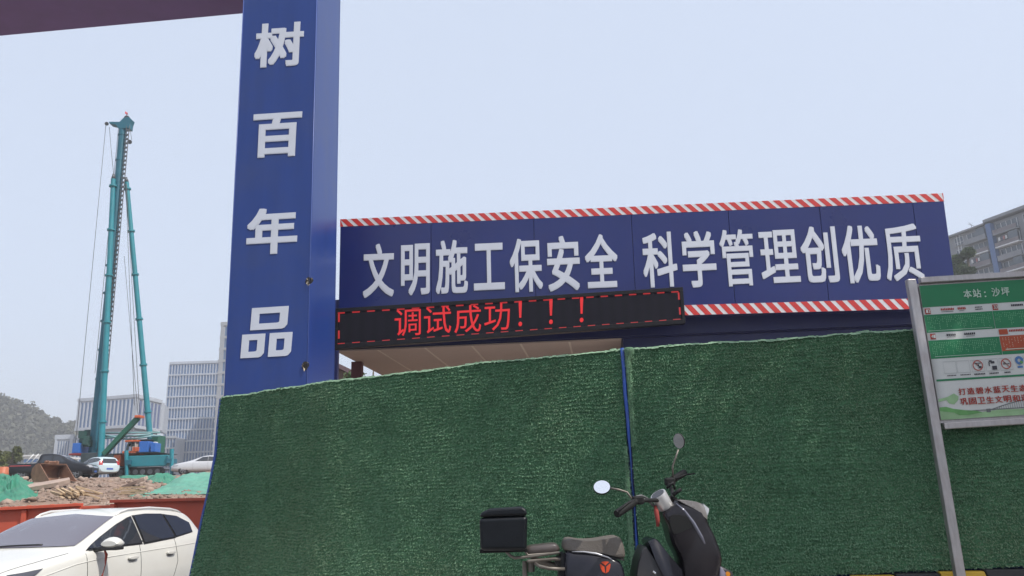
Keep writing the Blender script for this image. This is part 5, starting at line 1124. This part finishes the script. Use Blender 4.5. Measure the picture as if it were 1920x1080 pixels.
gbox('mast_base', 166, 850, 200, 884, -1.4, 1.4, m_mach)
bm_ = MB(); a, b = G(195, 852, -1.4), G(259, 783, -1.4); d = (b - a).normalized(); up = V((-d.z, 0, d.x)); bm_.box((a + b) / 2, ((b - a).length, .4, .36), (d, V((0, 1, 0)), up)); bo = bm_.build('boom_arm', m_dg, rig, bevel=.02)
gbox('boom_tip', 256, 779, 267, 784, -1.8, -1.0, m_org, bo)
for (x0, y0, x1, y1, t) in ((190, 812, 300, 811, .6), (190, 818, 300, 817, -.6), (192, 822, 283, 814, -1), (192, 815, 240, 824, -1), (240, 824, 283, 818, -1)):
    mb = MB(); mb.tube(G(x0, y0, t), G(x1, y1, t), .075, n=8); mb.build('brace_pipe', mat('pale_teal_pipe', (0.16, 0.30, 0.31), 0.5, var=0.1), rig, smooth=True)
gbox('engine_box', 147, 832, 163, 851, -1, 1, m_bl)
eg = MB()
for i in range(14): q = G(random.uniform(152, 166), random.uniform(811, 832), random.uniform(-.8, .8)); eg.box(q, (random.uniform(.2, .5), random.uniform(.3, .6), random.uniform(.25, .7)))
stuff(eg.build('winch_machinery', mat('green_machinery', (0.02, 0.07, 0.06), 0.6, var=0.3, scale=3), rig, bevel=.03))
gbox('red_platform', 144, 851, 166, 855, -1.2, 1.2, mat('red_oxide', (0.22, 0.03, 0.03), 0.6, var=0.1))
gbox('side_beam', 241, 853, 317, 876, -1.9, -1.3, m_teal, bev=.05); gbox('side_beam', 241, 853, 317, 876, 1.3, 1.9, m_teal, bev=.05); gbox('deck', 225, 850, 315, 853.5, -1.9, 1.9, m_mach)
gbox('cross_beam', 228, 862, 245, 877, -1.25, 1.25, m_teald)
for x, y0, y1, t in ((237, 845, 889, -2.1), (322, 842, 883, -2.1), (237, 845, 889, 2.1), (322, 842, 883, 2.1)):
    mb = MB(); q0, q1 = G(x, y1 + 6, t), G(x, y0, t); q0.z = RZ; mb.path([q0, q0 + V((0, 0, .12)), q0 + V((0, 0, .13)), q1], [.3, .3, .13, .16], 12); mb.build('jack_leg', m_teal, rig, smooth=True, auto=50)
    mb = MB(); a = G(x, y0 + 22, t); mb.box((a.x + (1 if x < 280 else -1) * .15, a.y + (.35 if t < 0 else -.35), a.z), (.4, 1.0, .35)); mb.build('jack_arm', m_teald, rig)
gbox('orange_engine', 219, 853, 234, 875, -1.7, -.4, m_org)
cabr = gbox('cab_floor', 237, 846, 263, 853, -1.7, -.2, m_org)
cabp = [gbox('cab_roof', 243, 826, 266, 830, -1.75, -.15, m_org)]
gbox('cab_panel', 248, 838, 262, 847, -1.72, -1.6, m_org); gbox('cab_rear', 259, 830, 263, 846, -1.7, -.2, mat('cab_pale', (0.5, 0.42, 0.38), 0.5, var=0.1))
gbox('cab_glass', 246, 830, 259, 838, -1.6, -.3, glass_mat('cab_glass', (0.03, 0.03, 0.035)))
for x in (240, 246, 252, 259): gbox('cab_pillar', x, 829, x + 1.4, 847, -1.74, -1.62, m_mach, bev=0)
mb = MB(); mb.path([G(237, 846, -1.7), G(240, 834, -1.7), G(246, 828, -1.7)], .07, 6); mb.build('cab_frame', m_mach, rig)
gbox('blue_tank', 266, 828, 285, 849, -1.7, -.5, m_bl); gbox('blue_drum', 287, 831, 297, 848, -1.6, -.6, m_bl); gbox('drum_cap', 289.5, 828.5, 294.5, 831, -1.3, -.9, mat('cap_white', (.6, .6, .6), .5, var=.05))
gbox('green_cabinet', 289, 817, 304, 850, -.2, 1.2, m_dg); gbox('awning', 262, 825, 292, 827, -1.2, 1.2, m_mach)
tr = gbox('crawler_frame', 212, 878, 302, 884, -1.6, 1.6, m_mach)
for t in (-1.5, 1.5):
    mb = MB(); a, b = G(216, 886, t), G(298, 886, t); zc_ = RZ + .36; n = 10
    loop = [V((a.x + .35 * math.cos(q), YR + t, zc_ + .36 * math.sin(q))) for q in np.linspace(R(90), R(270), n)] + [V((b.x + .35 * math.cos(q), YR + t, zc_ + .36 * math.sin(q))) for q in np.linspace(R(-90), R(90), n)]
    mb.prism([p - T * .3 for p in loop], (0, .6, 0)); mb.build('crawler_track', m_rub, rig)
    for i in range(7):
        mb = MB(); x = a.x + (b.x - a.x) * i / 6; mb.path([V((x, YR + t - .33, zc_)), V((x, YR + t + .33, zc_))], .2, 12); mb.build('track_roller', m_gst, rig, smooth=True, auto=50)

# white e-bike and orange drum at the left edge of the mound
wb = hit(22, 900); wbike = thing('electric_bike', wb, 'white fronted electric bike standing on the mound by the crumpled net', 'scooter', R(20)); PINV.pop(wbike.name)
m_wf = mat('white_plastic', (0.7, 0.7, 0.68), 0.35, var=0.05)
for x in (-.55, .55):
    mb = MB(); mb.grid([[V((x + (.2 + .045 * math.cos(b)) * math.cos(a), .045 * math.sin(b), .245 + (.2 + .045 * math.cos(b)) * math.sin(a))) for b in np.linspace(0, 6.283, 8, endpoint=False)] for a in np.linspace(0, 6.2832, 21)], closed=True); mb.build('wheel', m_tyre, wbike, smooth=True)
mb = MB(); mb.pillow([V(p) for p in ((.42, 0, .3), (.62, 0, .42), (.52, 0, .8), (.4, 0, 1.0), (.3, 0, .98), (.36, 0, .6))], .2, T, .2); mb.build('front_shield', m_wf, wbike, smooth=True, auto=50)
mb = MB(); mb.pillow([V(p) for p in ((-.75, 0, .72), (-.6, 0, .8), (-.05, 0, .76), (0, 0, .66), (-.3, 0, .5), (-.7, 0, .55))], .16, T, .15); mb.build('body_shell', m_wf, wbike, smooth=True, auto=50)
mb = MB(); mb.pillow([V(p) for p in ((-.6, 0, .8), (-.5, 0, .86), (-.1, 0, .83), (-.05, 0, .77))], .14, T, .15); mb.build('seat', m_rub, wbike, smooth=True, auto=50)
mb = MB(); mb.path([V((.3, -.33, 1.05)), V((.34, 0, 1.0)), V((.3, .33, 1.05))], .02, 8); mb.build('handlebar', m_rub, wbike, smooth=True)
mb = MB(); mb.box((.15, 0, .34), (.6, .26, .06)); mb.build('floorboard', m_rub, wbike, bevel=.01)
for s_ in (-1, 1): mb = MB(); mb.path([V((.3, s_ * .28, 1.05)), V((.34, s_ * .36, 1.22))], .008, 6); mb.disc(V((.33, s_ * .37, 1.27)), (-1, 0, 0), .06, 12); mb.build('mirror', m_rub, wbike)
dr = hit(3, 905); drum = thing('plastic_drum', dr, 'orange drum standing on the mound beside the white e-bike', 'drum'); PINV.pop(drum.name)
mb = MB(); mb.path([V((0, 0, 0)), V((0, 0, .05)), V((0, 0, .3)), V((0, 0, .32)), V((0, 0, .6)), V((0, 0, .62)), V((0, 0, .88)), V((0, 0, .92))], [.27, .29, .29, .31, .31, .29, .28, .25], 20); mb.build('shell', mat('drum_orange', (.45, .13, .06), .5, var=.15), drum, smooth=True, auto=50)
mb = MB(); mb.path([V((.1, 0, .92)), V((.1, 0, .95))], .04, 10); mb.build('cap', m_rub, drum)

# ================================================================== FAR BUILDINGS
m_win = glass_mat('tower_glass', (0.10, 0.18, 0.34), 0.1, 0.6); m_win2 = glass_mat('tower_glass_blue', (0.07, 0.10, 0.22), 0.1, 0.6)
m_conc = mat('pale_cladding', (0.42, 0.45, 0.50), 0.6, var=0.06, scale=.3); m_cgrey = mat('grey_cladding', (0.30, 0.31, 0.33), 0.6, var=0.08, scale=.2)
def block(root, a, b, back, z0, z1, nf, nc, m_f, m_g, fin=0.28, slab=0.22, end=0.0, proud=0.5, cap=0.8):
    """a framed facade from a to b (plan points): frame with openings, one recessed pane object for each opening"""
    d = (b - a).normalized(); L = (b - a).length; n = V((d.y, -d.x, 0)); fh = (z1 - z0 - cap) / nf; cw = (L - 2 * end) / nc
    core = MB(); A = [a - n * 0.35, b - n * 0.35, b + back, a + back]; core.prism([V((p.x, p.y, z0)) for p in A], V((0, 0, z1 - z0 - .25))); core.build('wall', m_f, root)
    fr = MB(); ax = (d, n, V((0, 0, 1)))
    for f in range(nf + 1):
        z = z0 + f * fh; h = slab * fh if f < nf else cap + slab * fh * .5
        c = a + d * (L / 2); fr.box(V((c.x, c.y, z + (h / 2 if f == nf else 0))) - n * .15, (L, proud, h), ax)
    for f in range(nf):
        for k in range(nc + 1):
            w = fin * cw; c = a + d * (end + k * cw); z = z0 + f * fh + slab * fh * .5; hh = fh * (1 - slab)
            fr.box(V((c.x, c.y, z + hh / 2)) - n * .16, (w, proud, hh - .004), ax)
    if end > .3:
        for s_ in (0, 1): c = a + d * (end / 2 if s_ == 0 else L - end / 2); fr.box(V((c.x, c.y, (z0 + z1) / 2)) - n * .17, (end - fin * cw, proud * .9, z1 - z0 - .3), ax)
    stuff(fr.build('facade_frame', m_f, root))
    pane = MB(); w, h = cw * (1 - fin), fh * (1 - slab); pane.box((0, 0, 0), (w, .06, h)); pm = None
    ang = math.atan2(d.y, d.x)
    for f in range(nf):
        for k in range(nc):
            c = a + d * (end + (k + .5) * cw) - n * .28; z = z0 + (f + .5) * fh
            if pm is None:
                o = pane.build('window', m_g); pm = o.data
            else: o = bpy.data.objects.new('window', pm); COL.objects.link(o)
            o.parent = root; o.location = V((c.x, c.y, z)) - root.location; o.rotation_euler = (0, 0, ang)
GZ = 3.6
def bl_pts(x0, y0, x1, y1, Y0, Y1): a, b = PX(x0, y0, Y0), PX(x1, y1, Y1); return V((a.x, a.y, 0)), V((b.x, b.y, 0)), a.z
# tower
a, b, zt = bl_pts(318, 680, 411, 680, 262, 262)
tw = thing('office_tower', V((a.x + 7, 268, GZ)), 'pale glass office tower with white vertical fins behind the silver sedan', 'office building')
block(tw, a, b, V((2, 16, 0)), GZ, zt, 12, 17, m_conc, m_win, .27, .13, cap=.6)
rf = MB(); 
for i in range(5): rf.box((a.x + 4 + i * 2.4, 268, zt + .3), (1.4, 3, .9))
stuff(rf.build('roof_plant', m_cgrey, tw))
a, b, zt = bl_pts(302, 819, 330, 819, 255, 255)
an = thing('office_annex', V((a.x + 3, 258, GZ)), 'low pale annex with fins at the foot of the glass tower', 'office building'); block(an, a, b, V((0, 10, 0)), GZ, zt, 6, 5, m_conc, m_win, .27, .13, cap=.5)
# wide low block, in two wings
a, b, zt = bl_pts(146, 750, 258, 747, 232, 226); zlo = PX(200, 801, 228).z; zmid = PX(200, 815, 228).z
lo_ = thing('office_block', V((a.x + 8, 236, GZ)), 'wide pale office block with tall dark windows and a glass corner behind the rig', 'office building')
block(lo_, a, b, V((0, 18, 0)), zlo, zt, 1, 14, m_conc, m_win, .27, .1, end=1.2, cap=.5)
a2, b2 = a + V((1.2, .9, 0)), b + V((-.6, .9, 0)); mb = MB(); mb.prism([V((p.x, p.y, zmid)) for p in (a2, b2, b2 + V((0, 15, 0)), a2 + V((0, 15, 0)))], V((0, 0, zlo - zmid - .02))); mb.build('recess', m_cgrey, lo_)
block(lo_, a + V((.8, .3, 0)), b + V((.5, .3, 0)), V((0, 16, 0)), GZ, zmid, 2, 16, m_conc, m_win, .27, .1, cap=.4)
c_, e_, zt2 = bl_pts(260, 749, 304, 757, 226, 240)
block(lo_, c_, e_, V((-4, 14, 0)), zlo - .3, zt - .2, 1, 6, m_conc, m_win2, .12, .1, end=.4, cap=.6)
block(lo_, c_ + V((.2, .5, 0)), e_ + V((-.2, .5, 0)), V((-4, 12, 0)), GZ, zmid, 2, 6, m_conc, m_win2, .2, .1, cap=.4)
# small block
a, b, zt = bl_pts(103, 819, 139, 818, 240, 240)
sm_ = thing('small_office_block', V((a.x + 3, 245, GZ)), 'small pale block with five dark window strips below the wooded hill', 'office building'); block(sm_, a, b, V((0, 12, 0)), GZ, zt, 1, 5, m_conc, m_win, .42, .06, end=1.0, cap=.8)
# grey slab tower at the pillar
a, b, zt = bl_pts(414, 606, 520, 600, 236, 236)
gs = thing('grey_tower', V((a.x + 8, 244, GZ)), 'grey tower almost hidden behind the blue gate pillar', 'office building'); block(gs, a, b, V((0, 16, 0)), GZ, zt, 14, 12, m_cgrey, m_win, .4, .2, cap=.8, end=1.2)
# sheds
for i, (x0, x1, y0, Y, h, lab) in enumerate(((46, 82, 853, 120, 2.6, 'long low white site shed seen past the pickup cab'), (76, 112, 856, 100, 2.4, 'lower white site shed with a dark window strip by the hill'))):
    a, b, zt = bl_pts(x0, y0, x1, y0, Y, Y); r_ = thing('site_shed', V(((a.x + b.x) / 2, Y + 2, GZ)), lab, 'shed')
    mb = MB(); mb.prism([V((p.x, p.y, GZ)) for p in (a, b, b + V((0, 4, 0)), a + V((0, 4, 0)))], V((0, 0, zt - GZ - .25))); mb.build('wall', mat('shed_white', (.62, .62, .6), .6, var=.06), r_)
    mb = MB(); mb.prism([V((p[0], p[1], zt - .25)) for p in ((a.x - .3, a.y - .3), (b.x + .3, b.y - .3), (b.x + .3, b.y + 4.3), (a.x - .3, a.y + 4.3))], V((0, 0, .22))); mb.build('roof', mat('shed_roof', (.6, .6, .6), .5, var=.06), r_)
    for k in range(6):
        x = a.x + (b.x - a.x) * (k + .5) / 6; mb = MB(); mb.box((x, a.y - .03, zt - .9), (.42, .06, .5)); mb.build('window', m_win, r_)
# apartment block on the right, on higher ground
Ya, Yb = 176.0, 146.0
qa, qb = PX(1786, 441, Ya), PX(1920, 386, 159.0); zr_ = qa.z
d = (qb - qa); d.z = 0; d.normalize(); n = V((d.y, -d.x, 0)); n = n if n.y < 0 else -n
qa = V((qa.x, qa.y, 0)); Lf = 46.0
apt = thing('apartment_block', V((qa.x + 14, qa.y - 16, GZ)), 'grey apartment block with blue stair strips, balconies and white framed windows', 'apartment building')
m_aw = mat('apartment_wall', (0.22, 0.23, 0.25), 0.8, var=0.12, scale=.3, dirt=(0.26, 0.25, 0.25), dirt_amt=0.5, dscale=.15); m_ab = mat('apartment_blue', (0.09, 0.15, 0.30), 0.7, var=0.1); m_rail = mat('balcony_grey', (0.17, 0.15, 0.16), 0.7, var=0.15, scale=1); m_wf2 = mat('white_frame', (0.66, 0.67, 0.68), 0.5, var=0.04); m_dk = glass_mat('apartment_glass', (0.07, 0.09, 0.11), 0.15)
ax = (d, n, V((0, 0, 1)))
FH = 3.0
def ab(nm, s0, s1, z0, z1, o0, o1, m, par=apt, bev=0): 
    c = qa + d * ((s0 + s1) / 2) + n * ((o0 + o1) / 2); mb = MB(); mb.box((c.x, c.y, (z0 + z1) / 2), (s1 - s0, o1 - o0, z1 - z0), ax); return mb.build(nm, m, par, bevel=bev)
ab('wall', -3, Lf, GZ, zr_ - .5, -10, 0, m_aw)
rf = ab('roof', -3.8, 9.0, zr_ - .5, zr_ - .1, -10.8, 1.0, m_aw); ab('roof', 9.0, Lf + 1, zr_ - .2, zr_ + .5, -10.8, 1.2, m_aw); ab('parapet', 19, 30, zr_ + .5, zr_ + 1.6, -6, .6, m_ab)
for (s0, kind) in ((0.0, 'w'), (3.4, 'b'), (9.4, 'x'), (10.8, 'b'), (17.2, 'w'), (20.4, 'b'), (27, 'w'), (30, 'x'), (31.5, 'b'), (38, 'w')):
    for f in range(7):
        z1 = zr_ - .7 - f * FH; z0 = z1 - FH
        if kind == 'x':
            ab('stair_strip', s0, s0 + 1.2, z0, z1 - .004, 0, 1.25, m_ab)
        elif kind == 'w':
            fr_ = ab('window', s0 + .3, s0 + 2.6, z0 + .75, z1 - .35, .0, .12, m_wf2)
            for k in range(3):
                for (h0, h1) in ((z0 + .82, z0 + 1.3), (z0 + 1.38, z1 - .42)): ab('pane', s0 + .38 + k * .74, s0 + 1.04 + k * .74, h0, h1, .125, .15, m_dk, fr_)
            if (f + int(s0)) % 2 == 0: ab('air_conditioner', s0 + 2.75, s0 + 3.3, z0 + .5, z0 + 1.0, .0, .4, m_wf2)
            ab('sill', s0 + .1, s0 + 2.8, z0 + .6, z0 + .72, 0, .35, m_aw)
        else:
            sl2 = ab('balcony_slab', s0, s0 + 5.6, z0 - .15, z0 + .12, 0, 1.3, m_wf2 if f % 2 else m_aw)
            ab('balcony_rail', s0, s0 + 5.6, z0 + .12, z0 + 1.05, 1.12, 1.24, m_rail if (f + int(s0)) % 3 else m_aw, sl2)
            ab('balcony_glass', s0 + .1, s0 + 5.5, z0 + .2, z1 - .5, .0, .08, m_dk, sl2)
            for k in range(5): ab('mullion', s0 + .2 + k * 1.25, s0 + .3 + k * 1.25, z0 + .2, z1 - .5, .09, .14, m_wf2, sl2)
            if (f + int(s0)) % 2: ab('enclosure', s0 + 3.4, s0 + 5.5, z0 + 1.05, z1 - .3, 1.0, 1.15, m_dk, sl2)
            if (f * 3 + int(s0)) % 4 == 1:
                for k in range(4): ab('laundry', s0 + .8 + k * .55, s0 + 1.2 + k * .55, z0 + 1.4, z0 + 2.2, .8, .84, mat('laundry%d' % (k % 3), [(.6, .6, .6), (.1, .1, .14), (.35, .12, .12)][k % 3], .8), sl2)
mb = MB(); q = qa + d * 1.2
for s_ in (-.2, .6): mb.tube(V((q.x, q.y, GZ)) + n * .12 + d * s_, V((q.x, q.y, zr_ - .6)) + n * .12 + d * s_, .09, n=6)
mb.build('drain_pipes', m_wf2, apt)
# stair tower to the left, set back
ab('stair_tower', -8, -3.05, GZ, zr_ - 4.2, -9, -1.5, m_aw); ab('stair_roof', -8.6, -3.05, zr_ - 4.2, zr_ - 3.7, -9.6, -.9, m_wf2)
mb = MB(); q = qa + d * 5.2 + V((0, 0, zr_ + .1)); mb.tube(q, q + V((0, 0, .9)), .05, n=6); mb.tube(q + V((-.7, 0, .9)), q + V((.7, .2, .55)), .05, n=6); mb.tube(q + V((-.5, 0, 1.3)), q + V((.1, .1, .8)), .04, n=6); mb.build('roof_aerial', m_gst, apt)
# shed roof seen under the canopy
g0 = PX(612, 684, 30); r_ = thing('gable_hut', V((g0.x + .5, 32, GZ - 2)), 'brown walled hut with a sloping roof edge seen below the canopy', 'hut')
p0, p1, p2, p3 = PX(600, 675, 30), PX(664, 706, 30), PX(664, 760, 30), PX(600, 760, 30); zz_ = terr(p0.x, 31) - .3
p2.z = zz_; p3.z = zz_; mb = MB(); mb.prism([p0, p1, p2, p3], (0, 4, 0)); mb.build('wall', mat('hut_brown', (.16, .12, .10), .8, var=.15), r_)
mb = MB(); mb.prism([p0 + V((0, -.3, .02)), p1 + V((.2, -.3, -.08)), p1 + V((.2, -.3, .1)), p0 + V((0, -.3, .2))], (0, 4.6, 0)); mb.build('roof', mat('hut_roof', (.14, .09, .10), .7, var=.1), r_)

# ================================================================== TREES AND HILL
def leaf_mat(name, c, c2, v=.5):
    m = blade_mat(name, c, c2); return m
m_leaf = leaf_mat('foliage', (.022, .045, .016), (.075, .11, .035)); m_leaf2 = leaf_mat('foliage_yellow', (.06, .08, .02), (.16, .17, .06)); m_bark = mat('bark', (.09, .07, .05), .9, var=.3, scale=6)
def tree(label, base, h, rad, n, ls, m, crown0=.35, group=None):
    base = V(base); r_ = thing('tree', base, label, 'tree', 0, group); PINV.pop(r_.name)
    tm = MB(); tm.path([V((0, 0, -.2)), V((.05 * h * .2, 0, h * .3)), V((0, .02 * h, h * .6)), V((.02 * h, 0, h * .92))], [h * .028, h * .022, h * .014, h * .004], 8)
    cl = []
    for i in range(14):
        a = random.uniform(0, 6.283); z = random.uniform(crown0, .95); rr = rad * math.sqrt(max(.05, 1 - ((z - .62) / .42) ** 2)) * random.uniform(.5, 1); p = V((math.cos(a) * rr, math.sin(a) * rr, z * h)); cl.append((p, rad * random.uniform(.3, .5)))
        tm.path([V((0, 0, z * h * .72)), p * .5 + V((0, 0, z * h * .42)), p], [h * .010, h * .006, h * .002], 5)
    tm.build('trunk', m_bark, r_, smooth=True)
    cs = rng.integers(0, len(cl), n); C = np.array([tuple(c[0]) for c in cl])[cs]; Rr = np.array([c[1] for c in cl])[cs]
    dv = rng.normal(0, 1, (n, 3)); dv /= np.linalg.norm(dv, axis=1)[:, None]; P = C + dv * (Rr * rng.random(n) ** .45)[:, None] * np.array([1, 1, .8])
    u = rng.normal(0, 1, (n, 3)); u /= np.linalg.norm(u, axis=1)[:, None]; w = np.cross(u, rng.normal(0, 1, (n, 3))); w /= np.linalg.norm(w, axis=1)[:, None]; sz_ = (ls * rng.uniform(.6, 1.4, n))[:, None]
    vs = np.stack([P - u * sz_, P + w * sz_ * .45, P + u * sz_, P - w * sz_ * .45], 1).reshape(-1, 3)
    stuff(np_mesh('crown', vs, np.arange(n * 4).reshape(-1, 4), m, r_))
def ptree(label, x, ytop, ybot, Y, radpx, n, ls, m, z0=None, **k):
    t_, b_ = PX(x, ytop, Y), PX(x, ybot, Y); z0 = b_.z if z0 is None else z0; tree(label, (t_.x, Y, z0), t_.z - z0, radpx * Y / FPX, n, ls, m, **k)
ptree('dark leafy tree in front of the grey apartment block', 1800, 452, 700, 120, 24, 6000, .38, m_leaf, GZ, crown0=.5)
ptree('small yellow green tree top just above the bus stop board', 1812, 506, 700, 70, 13, 2500, .18, m_leaf2, terr(40, 70), crown0=.55)
ptree('green tree seen under the canopy beside the dark red column', 696, 668, 760, 24, 60, 5200, .07, m_leaf, terr(-5, 26) - .1, crown0=.2)
ptree('bushy green tree at the foot of the wooded hill by the pickup', 24, 838, 900, 90, 20, 3500, .18, m_leaf2, GZ - .2, crown0=.15)
ptree('dense green bush at the foot of the hill beyond the white e-bike', -8, 845, 900, 80, 18, 3500, .18, m_leaf2, GZ - .2, crown0=.15)
# unseen street tree, added to shade the bus stop board and right-hand turf
tree('unseen leafy street tree added on the pavement to shade the bus stop board', (5.5, 3.85, PAVE), 9.8, 1.9, 8000, .085, m_leaf, crown0=.5)
# wooded hill
outl = [(-400, 700), (-200, 722), (-60, 742), (0, 752), (35, 760), (62, 776), (88, 790), (112, 797), (132, 806), (150, 822), (175, 845), (215, 872)]
YH = 420.0
ridge = [PX(x, y, YH) for x, y in outl]; rxs = [p.x for p in ridge]; rzs = [p.z - 3 for p in ridge]
def hill_z(x, y):
    zr2 = float(np.interp(x, rxs, rzs)); k = (y - 270) / (YH - 270)
    zf = GZ - 2 + (zr2 - GZ + 2) * (max(0, min(1, k)) ** .8) if k < 1 else zr2 - (y - YH) * .25
    return max(GZ - 4, zf + 2.0 * nz(x * .03, y * .03, 2) * max(0, min(1, k)))
hx = np.linspace(rxs[0], rxs[-1] + 4, 70); hy = np.linspace(268, 560, 50)
hv = [(x, y, hill_z(x, y)) for y in hy for x in hx]; nh = len(hx)
struct(np_mesh('hill', hv, [(j * nh + i, j * nh + i + 1, (j + 1) * nh + i + 1, (j + 1) * nh + i) for j in range(len(hy) - 1) for i in range(nh - 1)], mat('hill_scrub', (.075, .085, .045), .95, var=.3, scale=.05), smooth=True))
n_t = 4600; LV, LF = [], []
per = 52
tx_ = rng.uniform(-350, rxs[-1] + 2, n_t); ty_ = rng.uniform(272, 436, n_t)
vs_all = []
for i in range(n_t):
    x, y = tx_[i], ty_[i]; z = hill_z(x, y); h = rng.uniform(3.0, 7.5) * (1.35 if rng.random() < .1 else 1); r = h * rng.uniform(.32, .5)
    dv = rng.normal(0, 1, (per, 3)); dv /= np.linalg.norm(dv, axis=1)[:, None]; P = np.array([x, y, z + h * .6]) + dv * (rng.random((per, 1)) ** .4) * np.array([r, r, h * .45])
    u = rng.normal(0, 1, (per, 3)); u /= np.linalg.norm(u, axis=1)[:, None]; w = np.cross(u, rng.normal(0, 1, (per, 3))); w /= np.linalg.norm(w, axis=1)[:, None]; s_ = rng.uniform(.6, 1.3, (per, 1)) * r * .34
    vs_all.append(np.stack([P - u * s_, P + w * s_ * .7, P + u * s_, P - w * s_ * .7], 1).reshape(-1, 3))
vs_all = np.concatenate(vs_all)
o = stuff(np_mesh('hill_wood', vs_all, np.arange(len(vs_all)).reshape(-1, 4), leaf_mat('wood_foliage', (.062, .062, .042), (.10, .10, .065)))); o['label'] = 'hazy wood covering the hill behind the site'; o['category'] = 'wood'  # foliage colours kept low in contrast, so part of the haze is painted in

# ================================================================== HAZE
m_h = bpy.data.materials.new('haze'); m_h.use_nodes = True; t = m_h.node_tree; t.nodes.clear(); mo = t.nodes.new('ShaderNodeOutputMaterial'); pvn = t.nodes.new('ShaderNodeVolumePrincipled')
pvn.inputs['Color'].default_value = (.90, .92, .97, 1); pvn.inputs['Density'].default_value = .0009; pvn.inputs['Anisotropy'].default_value = .0
t.links.new(pvn.outputs[0], mo.inputs['Volume'])
mb = MB(); mb.box((0, 600, 60), (3200, 1900, 126)); o = mb.build('haze', m_h); stuff(o); o['label'] = 'pale summer haze filling the air over the site'; o['category'] = 'haze'
